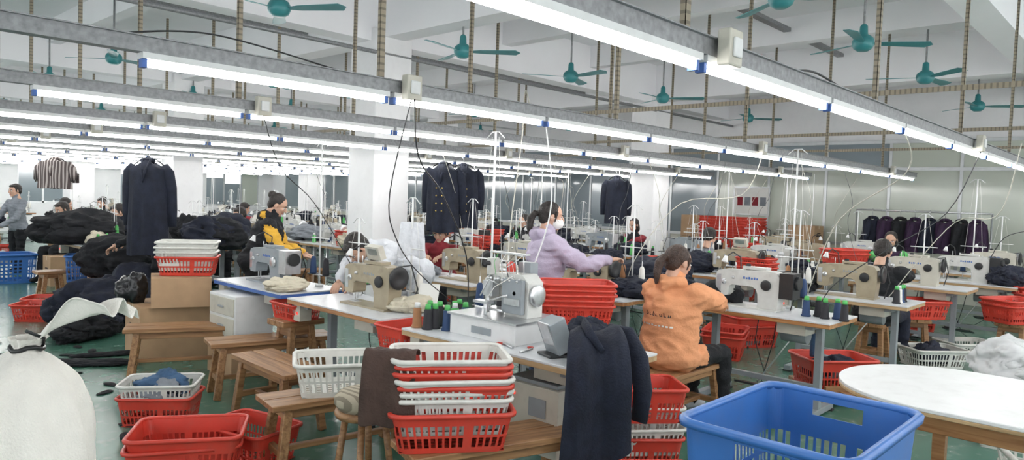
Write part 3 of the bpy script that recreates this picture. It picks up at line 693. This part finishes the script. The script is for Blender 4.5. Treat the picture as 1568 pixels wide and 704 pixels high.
# --- benches
put('wooden_bench',BE,(2.55,6.1,0),-25); put('wooden_bench',BE,(2.85,5.25,0),-14); put('wooden_bench',BEs,(2.5,4.5,0),88); put('wooden_bench',BE,(2.42,3.58,0),-10); put('wooden_bench',BE,(2.5,2.42,0),-17)
put('wooden_bench',BEs,(4.62,2.62,0),0)
BS=basket_me(.55,.39,.18,'red',name='red_stack_basket',bands=((.14,.40),(.46,.72)))
put('red_plastic_basket',BS,(2.28,2.50,.432),-36)
h=stack(2.30,2.52,.49,['w','w','r','w','r','r','w'],-36,.030,.01,.94)
TOP=h+.18
drape('brown_cloth',[(0,.16,-.02),(0,.10,.015),(0,.03,.03),(0,-.02,.012),(0,-.05,-.08),(0,-.065,-.18),(0,-.06,-.31)],(1,0,0),.22,.26,'brown',(2.0,2.60,TOP+.01),-50,.018,2,3)
put('white_plastic_basket',BW,(2.42,3.58,.43),-30)
b=MB(); b.lathe((0,0,0),[(0,.44),(.15,.44),(.16,.46),(.15,.48),(0,.48)],'woodY',24); b.lathe((0,0,.48),[(0,0),(.14,0),(.16,.03),(.16,.06),(.13,.09),(0,.10)],'cush',24)
for k in range(4):
    a=pi/4+k*pi/2; b.cyl((.10*cos(a),.10*sin(a),.44),(.16*cos(a),.16*sin(a),0),.018,'wood',10)
put('round_stool',b.mesh('round_stool'),(2.20,3.06,0))
put('red_plastic_basket',BRd,(1.63,3.90,0),-28,scale=.95); put('red_plastic_basket',BRd,(1.64,3.88,.06),-33,scale=.95)
put('red_plastic_basket',BRd,(2.04,3.98,0),-75,scale=.85)
put('red_plastic_basket',BRd,(1.92,5.0,0),-40,scale=.8); put('white_plastic_basket',BW,(1.92,5.0,.12),-36,scale=.83); put('fabric_scraps',pile_me(.36,.26,.17,['denimb','navy','greyc'],4),(1.93,5.0,.16),-34)
def sack():
    b=MB(); n=72; prof=[(0.20,0),(.235,.12),(.245,.35),(.235,.6),(.205,.82),(.15,.97),(.075,1.05),(.032,1.085),(.045,1.12)]
    vs=[]
    R=40
    for i in range(R+1):
        f=i/R; p=catm([(r,0,z) for r,z in prof],f); r,z=p.x,p.z
        lx=.07*max(0,(z-.6)/.5)**2
        for j in range(n):
            a=2*pi*j/n; rd=1-2*abs(nz((cos(a)*2.6,sin(a)*2.6,z*1.6+4)))
            d=1+.10*nz((cos(a)*2,sin(a)*2,z*2.5))+.13*rd+(.03+.18*max(0,z-.65))*sin(a*11+2*nz((cos(a),sin(a),z)))*.6+.03*nz((cos(a)*8,sin(a)*8,z*9))
            vs.append((r*d*cos(a)+lx*.68,r*d*sin(a)-lx*.73,z))
    fs=[(i*n+j,i*n+(j+1)%n,(i+1)*n+(j+1)%n,(i+1)*n+j) for i in range(R) for j in range(n)]+[tuple(range(n))[::-1]]
    b.add(vs,fs,'sack',True); cx,cy=.07*.68,-.07*.73
    b.tube([(cx+.040*cos(a),cy+.040*sin(a),1.09+.006*sin(a*3)) for a in [k*.5 for k in range(14)]],.007,'black',6); b.tube([(cx+.04,cy,1.09),(cx+.03,cy-.05,1.12),(cx-.02,cy-.08,1.15)],.005,'black',5)
    o=put('fabric_sack',b.mesh('sack',fixn=False),(.50,2.45,.03))
    o.location.z=0; o.scale=(1,1,1.03)
    def fn(u,v):
        r=.02+v*.27; a=(u-.5)*(1.0-.35*v)
        return V((cx,cy,0))+V((.68,-.73,0))*r*cos(a)+V((.73,.68,0))*r*sin(a)+V((0,0,1.10+.11*sin(v*2.0)+.014*sin(u*15+v*2)*(.4+v)+.035*nz((u*2.5,v*2.5,2))-.03*(u-.5)*v))
    put('tied_mouth',grid_cloth(fn,40,20,'sack',name='tied_mouth'),(0,0,0),0,parent=o)
sack()
def carton(l,w,h):
    b=MB(); b.bx(-l/2,l/2,-w/2,w/2,0,h,'carton'); b.bx(-l/2-.001,l/2+.001,-.025,.025,h-.06,h+.001,'tape'); b.bx(-l/2,l/2,-.003,.003,h,h+.003,'black'); b.bx(-l/2-.002,-l/2,-w*.28,w*.28,h*.42,h*.5,'brown'); b.bx(-l/2-.002,-l/2,-w*.18,w*.18,h*.56,h*.62,'brown')
    return b.mesh('carton',.004,1)
put('cardboard_carton',carton(.6,.62,.49),(2.75,7.05,0),-8); put('cardboard_carton',carton(.5,.45,.27),(2.78,6.82,.495),-20); stack(2.85,6.85,.77,['r','w','w','w'],-30,.045,.01,.9)
BAG=pile_me(.30,.28,.26,'bag',5,lum=2,spike=.7)
put('bin_bag',BAG,(2.48,7.22,.495)); put('cardboard_carton',carton(.45,.45,.33),(2.98,5.95,0))
b=MB(); b.bx(-.17,.17,-.24,.24,0,.36,'white'); b.bx(-.18,-.17,-.22,.22,.19,.34,'offw'); b.bx(-.18,-.17,-.22,.22,.02,.17,'offw'); b.bx(-.19,-.18,-.05,.05,.25,.27,'grey'); b.bx(-.19,-.18,-.05,.05,.09,.11,'grey'); put('drawer_box',b.mesh('drawer_box',.005),(2.93,5.92,.335))
put('red_plastic_basket',BR,(2.98,5.10,.585),90,scale=.66); put('red_plastic_basket',BRd,(2.98,3.65,.585),0,scale=.70); put('wooden_stool',STOOL,(2.98,3.65,0),0,scale=(1,.9,1.33)); put('wooden_stool',STOOL,(2.98,5.1,0),scale=(1,.9,1.33))
# left far things
put('red_plastic_basket',BR,(2.55,10.0,0),-35); put('red_plastic_basket',BR,(3.0,9.75,0),-20); put('red_plastic_basket',BRd,(2.75,9.0,0),-30); put('fabric_heap',pile_me(1.15,.85,.56,'navy',7),(2.8,8.85,.02)); put('fabric_heap',pile_me(1.0,.8,.55,'blackc',8),(3.25,9.8,.42)); put('cardboard_carton',carton(.6,.6,.42),(3.25,9.8,0))
put('fabric_heap',pile_me(1.15,.8,.46,'blackc',9),(3.1,11.0,TZ)); put('blue_plastic_crate',BB2,(3.15,10.55,.3),-20)
put('red_plastic_basket',BR,(2.35,9.55,0),-40); 
put('blue_plastic_crate',BB2,(2.75,13.4,0),0,scale=1.3); put('cardboard_carton',carton(.4,.4,.45),(3.35,12.7,0)); put('cardboard_carton',carton(.45,.4,.4),(3.4,10.3,0),10)
put('fabric_heap',pile_me(1.0,.7,.42,['blackc','navy'],10),(4.3,9.4,TZ)); put('fabric_heap',pile_me(.9,.6,.36,['blackc'],19),(4.6,10.6,TZ))
put('fabric_heap',pile_me(.7,.5,.28,['blackc','navy'],11),(2.4,8.2,0),30)
TS=pile_me(.75,.20,.05,'blackc',21,lum=7); put('thread_tangle',TS,(2.0,7.0,0),-40); put('thread_tangle',TS,(2.25,7.25,0),-20,scale=.7)
for k in range(12):
    r_=random.Random(k); put('fabric_scraps',pile_me(.16,.07,.015,'blackc',k+60,lum=2),(r_.uniform(1.4,2.4),r_.uniform(4.4,8.5),0),r_.uniform(0,180))
# garments
put('hanging_coat',garment_me('navy',.40,1.02,.18,.66,3),(2.95,8.1,1.87),42)
put('striped_shirt',garment_me('stripe',.44,.42,.14,.28,5),(2.95,11.5,1.92),42)
put('hanging_jacket',garment_me('navy',.38,.82,.2,.55,6,buttons=True),(5.72,6.5,1.98),30); put('hanging_jacket',garment_me('navy',.36,.78,.18,.5,8,buttons=True),(6.04,6.5,1.98),50)
put('hanging_jacket',garment_me('navy',.32,.74,.16,.55,9),(9.3,6.5,1.98),35)
b=MB(); b.cyl((13.3,2.2,1.6),(13.3,4.2,1.6),.015,'steel'); b.cyl((13.3,2.2,0),(13.3,2.2,1.6),.015,'steel'); b.cyl((13.3,4.2,0),(13.3,4.2,1.6),.015,'steel'); put('clothes_rail',b.mesh('clothes_rail'))
GM=[garment_me(c,.34,.55,.22,.4,k+10) for k,c in enumerate(('purple','blackc','purple','navy'))]
for k in range(8): put('hanging_garment',GM[k%4],(13.3,2.4+.22*k,1.48),90)
# --- navy jacket draped over the near corner of the table
jk=empty('draped_navy_jacket',(2.925,2.135,TZ),-47)
drape('jacket_body',[(0,.26,.03),(0,.16,.14),(0,.05,.185),(0,-.06,.17),(0,-.15,.08),(0,-.19,-.08),(0,-.19,-.28),(0,-.17,-.50)],(1,0,0),.21,.36,'navy',(0,0,0),0,.036,1.7,2,60,56,slant=-.22,parent=jk)
b=MB(); b.tube([(.08,.10,.15),(.16,.03,.14),(.21,-.05,.04),(.235,-.08,-.10),(.22,-.09,-.25)],[.05,.062,.062,.055,.045],'navy',16,ell=.62)
b.tube([(-.02,.12,.17),(-.06,.02,.21),(-.04,-.08,.18),(.02,-.15,.10)],[.02,.03,.03,.018],'navy',10,ell=.5)
sl=b.mesh('sleeve')
for v in sl.vertices: v.co+=V(v.normal)*.012*nz(v.co*22)
put('jacket_sleeve',sl,parent=jk)
put('fabric_heap',pile_me(.36,.30,.17,'navy',12),(3.15,2.36,TZ))
put('red_plastic_basket',BRd,(3.72,2.38,0),-42,scale=.85); put('white_plastic_basket',BW,(3.72,2.36,.10),-38,scale=.85); put('white_plastic_basket',BW,(3.74,2.38,.22),-44,scale=.85); put('red_plastic_basket',BRd,(3.70,2.36,.30),-40,scale=.85)
put('red_plastic_basket',BRd,(3.12,1.92,0),-42,scale=.9); put('fabric_scraps',pile_me(.3,.3,.08,'navy',31),(3.5,1.7,0))
# --- blue crate
put('wooden_bench',bench_me(.7,.45,.53),(2.3,.85,0)); put('blue_plastic_crate',BB,(2.3,.85,.535),0)
# --- round-end table
b=MB(); a=.5; pts=[]
for k in range(33):
    th=pi*k/32; pts.append((a*cos(th),.2+.5*sin(th)))
pts+=[(-a,-1.1),(a,-1.1)]
def slab(b,pts,z0,z1,m):
    n_=len(pts); vs=[(x,y,z) for z in(z0,z1) for x,y in pts]; b.add(vs,[tuple(range(n_))[::-1],tuple(range(n_,2*n_))]+[(j,(j+1)%n_,(j+1)%n_+n_,j+n_) for j in range(n_)],m)
slab(b,pts,.752,.77,'white'); slab(b,pts,.735,.752,'ply')
b.bx(-.38,.38,-1.0,.35,.64,.735,'teak')
for x in(-.35,.35):
    for y in(-.95,.32): b.bx(x-.03,x+.03,y-.03,y+.03,0,.64,'teak')
put('round_end_table',b.mesh('round_end_table',.003,1),(3.9,.55,0))
put('white_plastic_basket',BW,(4.6,.35,0),20,scale=1.2); put('white_plastic_basket',BW,(4.6,.37,.12),24,scale=1.2)
stack(6.05,.85,0,['w','w','w'],10,.13,.01,.9); put('plastic_bag',pile_me(.62,.5,.34,'pbag',14,lum=3,spike=.8),(6.05,.85,.42))
# --- orange woman station and beyond
ws(5.62,2.42,T_wood,MW,3,mdy=.15,stp=(.22,-.1)); ws(7.2,2.32,T_white,MB_,2,mdy=0,stp=(-.2,.4)); ws(9.15,2.25,T_white,MO,2); ws(10.2,1.95,T_white,MW,0); ws(11.7,1.9,T_white,MO,2)
put('fabric_heap',pile_me(.5,.4,.2,'blackc',51),(7.25,2.78,TZ)); put('fabric_heap',pile_me(.5,.4,.2,'navy',52),(9.15,2.7,TZ)); put('fabric_heap',pile_me(.4,.35,.2,'blackc',53),(5.72,2.86,TZ)); put('fabric_heap',pile_me(.5,.4,.22,'navy',54),(10.2,1.5,TZ))
for k,c in enumerate(('thn','thb','thb','thn','thb')): put('thread_cone',CN[c],(5.55+.06*(k%2),2.08-.07*k,TZ))
for k,c in enumerate(('thb','thw','thn','thb')): put('thread_cone',CN[c],(7.05+.07*k,1.85,TZ))
put('red_plastic_basket',BRd,(6.25,2.1,.12),-40); put('wooden_stool',LOW,(6.2,2.15,0),50)
b=MB(); b.lathe((0,0,0),[(0,0),(.035,0),(.037,.02),(.037,.17),(.025,.2),(.025,.22),(0,.22)],'denimb',18); b.cyl((0,0,.22),(0,0,.25),.026,'black'); put('thermos_flask',b.mesh('flask'),(6.1,2.2,.36)); put('fabric_scraps',pile_me(.4,.28,.2,['greyc','navy'],33),(6.28,2.1,.16),-40)
put('white_plastic_basket',BW,(8.45,1.85,0),-40); put('fabric_scraps',pile_me(.4,.3,.2,'navy',34),(8.45,1.85,.03)); put('white_plastic_basket',BW,(9.2,1.68,0),-40)
put('wooden_stool',STOOL,(8.75,2.1,0),20); put('red_plastic_basket',BR,(8.75,2.1,.445),-40); put('wooden_stool',STOOL,(9.35,1.3,0)); stack(9.35,1.3,.445,['r','r'],-30); stack(10.8,3.55,TZ,['r','r'],-30,.06)
put('wooden_stool',STOOL,(10.1,1.1,0)); stack(10.1,1.1,.445,['r','r','r'],-40,.07); stack(7.9,3.6,0,['R','R'],-30,.1); stack(7.1,3.5,0,['R','r'],20,.1); stack(11.0,2.6,0,['R','r','r'],20,.08)
# lilac woman's station
ws(5.25,3.95,T_wood,MB_,2,mdy=-.0,stp=(.2,-.35)); ws(6.0,3.9,T_white,None,None); put('fabric_heap',pile_me(.62,.8,.30,'navy',15),(5.95,3.75,TZ)); put('fabric_heap',pile_me(.5,.5,.16,'navy',55),(5.4,3.48,TZ))
b=MB(); b.bx(-.3,.3,-.25,.25,.66,.69,'lam')
for x in(-.26,.26):
    for y in(-.2,.2): b.bx(x-.02,x+.02,y-.02,y+.02,0,.66,'grey')
put('side_table',b.mesh('side_table'),(4.05,3.2,0)); stack(4.05,3.15,.695,['r','r','r','r','r'],-42,.036,.01,.9)
ws(4.85,5.35,T_white,MB_,2,mdy=-.2); ws(6.2,5.6,T_white,MO,0); 
put('fabric_heap',pile_me(.4,.3,.10,'creamc',16),(3.25,3.98,TZ)); put('fabric_heap',pile_me(.35,.3,.10,'creamc',17),(3.05,5.38,TZ)); put('fabric_heap',pile_me(.4,.3,.12,'greyc',18),(4.8,5.75,TZ))
put('thread_stand',ST[2],(3.40,4.20,TZ)); drape('hanging_white_cloth',[(0,0,.62),(0,-.015,.54),(0,-.02,.45),(0,-.02,.36)],(1,0,0),.17,.22,'shirt',(3.40,4.20,TZ),-47,.02,2,4,24,20)
def sheet(x,y,z,rz,tilt,w=.15,h=.21):
    b=MB(); b.box((0,0,h/2),(.003,w,h),'paper'); o=put('paper_sheet',b.mesh('sheet'),(x,y,z)); o.rotation_euler=(0,radians(tilt),radians(rz))
sheet(3.28,3.88,TZ,30,25)
# people
person('seated_woman_in_orange_hoodie',(4.53,2.66,0),-8,**{**sit(.43,.46,.84,.48)},lean=6,cols=('orange','orange','blackc','shirt'),hair='tailb',hyaw=-12,hpitch=14,hood=True,female=True,bulk=1.38,prints=True)
d=standp(); d.update(elb=[(.20,.24,1.16),(.28,-.27,1.16)],wri=[(.42,.14,1.13),(.52,-.20,1.20)])
person('standing_woman_in_lilac_hoodie',(4.32,3.70,0),-32,**d,lean=5,cols=('lilac','lilac','jean','shirt'),hair='tail',hyaw=-10,hpitch=8,hood=True,female=True,bulk=1.32,mask=True,s=.945)
d=standp(); d.update(elb=[(.50,.26,.98),(.50,-.26,.98)],wri=[(.66,.12,.84),(.68,-.12,.84)])
person('man_in_white_shirt',(4.08,5.0,0),176,**d,lean=62,cols=('shirt','shirt','blackc','black'),hair='short',hpitch=60,hdir=(.95,0,-.05),bulk=1.15)
d=standp(); d.update(elb=[(.25,.22,1.06),(.27,-.22,1.06)],wri=[(.50,.10,.98),(.50,-.12,.98)])
person('woman_in_yellow_hoodie_and_vest',(3.60,6.97,0),-38,**d,lean=20,cols=('blackc','yellow','blackc','black'),hair='bun',hpitch=28,hood=True,vest=True,female=True,bulk=1.3,s=.95)
person('man_in_dark_jacket',(8.0,2.3,0),-5,**sit(.44,.45,.86,.45),lean=12,cols=('blackc','blackc','navy','black'),hair='short',hpitch=15,bulk=1.25); put('wooden_stool',STOOL,(8.0,2.3,0))
person('worker_in_red_shirt',(5.95,6.70,0),-150,**sit(),lean=20,cols=('redc','redc','blackc','black'),hair='short',hpitch=25); put('wooden_stool',STOOL,(5.95,6.70,0))
person('woman_in_green_top',(11.4,3.1,0),190,**sit(),lean=10,cols=('purple','green','blackc','black'),hair='bob',hpitch=15,female=True); put('wooden_stool',STOOL,(11.4,3.1,0))
d=standp(); d.update(elb=[(.2,.25,1.05),(.2,-.25,1.05)],wri=[(.45,.2,.9),(.42,-.1,.92)])
person('worker_behind_coat',(3.35,8.75,0),150,**d,lean=25,cols=('blackc','blackc','blackc','black'),hair='short',hpitch=25)
person('standing_worker',(3.2,14.6,0),200,**d,lean=5,cols=('greyc','greyc','blackc','black'),hair='short',hpitch=5,s=.92)
person('seated_worker',(3.65,13.2,0),200,**sit(),lean=18,cols=('blackc','blackc','blackc','black'),hair='short',hpitch=20); put('wooden_stool',STOOL,(3.65,13.2,0))
person('worker_in_vest',(11.0,7.2,0),180,**sit(),lean=10,cols=('blackc','redc','blackc','black'),hair='bob',hpitch=15,female=True); put('wooden_stool',STOOL,(11.0,7.2,0))
# --- background stations
rnd=random.Random(5)
PL=[pile_me(.6,.45,.22,c,40+i,lum=4) for i,c in enumerate(('navy','blackc','greyc','navy','creamc','blackc','navy'))]
FO=[folded_me(c,n_,seed=i) for i,(c,n_) in enumerate((('navy',5),('blackc',4),('shirt',3),(('redc','navy'),4),('greyc',4),('navy',6)))]
def cab(pts,r,m):
    b=MB(); b.tube([catm(pts,k/20) for k in range(21)],r,m,5); return b.mesh('cable',fixn=False)
CAB=[cab([(0,0,2.1),(.05,.1,1.7),(.2,.3,1.45),(.25,.35,.78)],.003,'wire'),cab([(0,0,2.1),(.0,.0,1.5),(.03,.05,.78)],.004,'white'),cab([(0,0,2.1),(-.2,.2,1.6),(.1,.35,1.3),(.2,.3,.78)],.003,'offw'),cab([(0,0,2.1),(.1,.0,1.9),(.35,.1,1.75),(.3,.2,.78)],.003,'offw')]
used=[(3.1,2.8),(3.1,4.4),(3.2,5.8),(5.6,2.4),(7.2,2.3),(9.1,2.2),(10.2,2),(11.7,1.9),(5.25,3.95),(6,3.9),(4.85,5.35),(6.2,5.6),(5.5,7.5),(11.8,7.5),(5.5,13.5),(11.8,13.5),(5.5,19.5),(11.8,19.5),(5.95,6.85),(3.68,6.95),(11.4,3.1),(11.0,7.2),(3.65,13.2),(3.2,14.6),(3.35,8.75),(3.2,9.7),(2.8,9)]
xs=[3.25,4.9,6.4,7.9,9.4,10.9,12.4]; ys=[.6,2.3,3.95,5.35,6.75,8.3,9.7,11.0,12.4,13.8,15.2,16.8,18.4,20.0,22.5]
for xi,x in enumerate(xs):
    for yi,y in enumerate(ys):
        if y<6 and x<7: continue
        if y<3.2 and x<11: continue
        if x<4 and 6<y<10.5: continue
        yy=y+rnd.uniform(-.08,.08); xx=x+rnd.uniform(-.08,.08)
        if any(abs(xx-a)<.7 and abs(yy-c)<.85 for a,c in used): continue
        k=rnd.random(); mc=rnd.choice([MW,MB_,MO,MWw,MG,MBp,MWw])
        flip=180 if rnd.random()<.4 else 0
        ws(xx,yy,rnd.choice([T_white,T_wood]),mc if k<.85 else None,rnd.choice([0,2,2,1,1,4]),flip,rnd.uniform(-.15,.15),(.22,rnd.uniform(-.3,.3)))
        s_=-1 if flip else 1
        if y<14: put('thread_stand',ST[rnd.choice((1,4,5,6,5))],(xx+rnd.uniform(.1,.24)*s_,yy+rnd.uniform(.35,.45),TZ),rnd.uniform(0,90))
        if y<11:
            ry=min(ROWS,key=lambda q:abs(q-yy)); put('power_cable',CAB[rnd.randint(0,3)],(xx-.1,ry if abs(ry-yy)<.5 else yy,0),0)
        if rnd.random()<.85: put('fabric_heap',rnd.choice(PL),(xx-.03,yy+.42*rnd.choice((-1,1))*s_,TZ),rnd.uniform(0,360),scale=rnd.uniform(.7,1.2))
        if rnd.random()<.55: put('folded_garments',rnd.choice(FO),(xx+.05,yy-.45*s_,TZ),rnd.uniform(-20,110))
        for q in range(rnd.randint(2,5)): put('thread_cone',CN[rnd.choice(list(CN))],(xx+rnd.uniform(-.2,.24),yy+rnd.choice((-1,1))*rnd.uniform(.42,.57),TZ))
        if rnd.random()<.35: put(*[('red_plastic_basket',BR),('white_plastic_basket',BW)][rnd.randint(0,1)],(xx-.6*s_,yy+.1,0.0),rnd.uniform(0,90))
        if rnd.random()<.3: put('wooden_stool',STOOL,(xx-.58*s_,yy-.3,0))
        if rnd.random()<.25 and y<12: stack(xx-.05,yy-.42,TZ+.0,['r']*rnd.randint(1,3),rnd.uniform(60,120),.05,.01,.7)
ws(13.3,6.6,T_white,None,None)
for k in range(3): stack(13.3,6.1+.42*k,TZ,['r']*9,90,.055,.01,.8)
CT=[carton(.5,.45,.35),carton(.6,.5,.45)]
for x,y,z,i in ((13.9,5.3,0,1),(13.9,5.3,.455,1),(13.9,5.3,.91,0),(14.0,7.6,0,1),(14.0,7.6,.455,1),(14.0,7.6,.91,1),(14.0,8.3,0,1),(14.0,8.3,.455,0),(14.0,1.2,0,1),(14.0,1.2,.455,1),(14.0,.4,0,1)): put('cardboard_carton',CT[i],(x,y,z),90)
for k,(x,y,c,h_) in enumerate(((8.6,10.2,'navy','bob'),(5.65,11.2,'shirt','short'),(7.1,14.6,'redc','short'),(10.1,9.0,'blackc','tail'),(8.6,4.6,'greyc','short'),(4.1,12.0,'navy','short'),(4.1,15.9,'redc','bob'),(5.6,17.6,'blackc','short'))):
    person('seated_worker',(x,y,0),180 if k%2 else 0,**sit(),lean=15,cols=(c,c,'blackc','black'),hair=h_,hpitch=18); put('wooden_stool',STOOL,(x,y,0))
b=MB(); b.bx(-.02,0,-.4,.4,-.3,.3,'alu'); b.bx(-.03,-.02,-.37,.37,-.27,.27,'paper')
for k in range(4): b.bx(-.032,-.03,-.33+.17*k,-.2+.17*k,-.1,.08,'redc' if k%2 else 'greyc')
put('notice_board',b.mesh('notice_board'),(X1-.08,6.7,1.7))
def cable(pts,r=.006,m='black'): put('power_cable',cab(pts,r,m))
cable([(2.42,3.0,2.1),(2.5,3.05,1.8),(2.9,3.3,1.6),(3.3,3.5,1.2),(3.38,3.55,.8)],.0045)
cable([(2.42,3.02,2.12),(2.35,3.1,1.6),(2.55,3.3,1.35),(2.9,3.5,1.1),(3.3,3.45,.8)],.0035)
cable([(2.42,4.62,2.1),(2.6,4.7,1.75),(3.0,4.9,1.5),(3.35,4.9,1.0),(3.4,4.8,.78)],.0035)
cable([(6.75,1.22,2.1),(6.6,1.4,1.6),(6.2,1.7,1.3),(5.9,2.0,1.0),(5.85,2.1,.78)],.004)
cable([(6.75,3.02,2.1),(6.5,3.1,1.7),(5.9,3.4,1.6),(5.5,3.6,1.1),(5.5,3.7,.78)],.004,'offw')
cable([(11,1.22,2.1),(10.8,1.3,1.5),(10.4,1.6,1.3),(10.4,1.8,.78)],.005)
cable([(6.7,.95,2.15),(6.9,1.1,1.6),(7.3,1.5,1.5),(7.35,2.0,.78)],.004,'offw')
cable([(3.6,3.1,2.1),(3.62,3.05,1.5),(3.45,3.2,.8)],.005,'white'); cable([(3.45,3.1,2.15),(3.5,3.2,2.3),(3.7,3.4,2.0),(3.5,3.3,1.3),(3.4,3.2,.8)],.004,'offw')
cable([(1.0,3.1,2.19),(1.4,3.12,2.26),(2.0,3.1,2.2)],.004); cable([(3.2,1.35,2.2),(3.7,1.4,2.28),(4.2,1.35,2.2)],.006); cable([(4.9,1.3,2.1),(5.2,1.35,1.85),(5.6,1.9,1.5),(5.8,2.2,.8)],.004,'offw')
for x,y in ((4.6,4.7),(7.2,4.7),(9.2,4.7),(5.6,6.5),(7.8,6.5),(4.8,8.1),(7,8.1),(8.9,3.1),(7.6,3.1)):
    cable([(x,y-.1,2.1),(x+.1,y-.2,1.7),(x+.3,y-.1,1.4),(x+.25,y-.3,.8)],.003,'offw' if int(x)%2 else 'wire')
w=bpy.data.worlds.new('world'); bpy.context.scene.world=w; w.use_nodes=True
bg=w.node_tree.nodes['Background']; bg.inputs[0].default_value=(.96,.98,1,1); bg.inputs[1].default_value=2.0
sc=bpy.context.scene; sc.view_settings.view_transform='Standard'; sc.view_settings.exposure=0.68
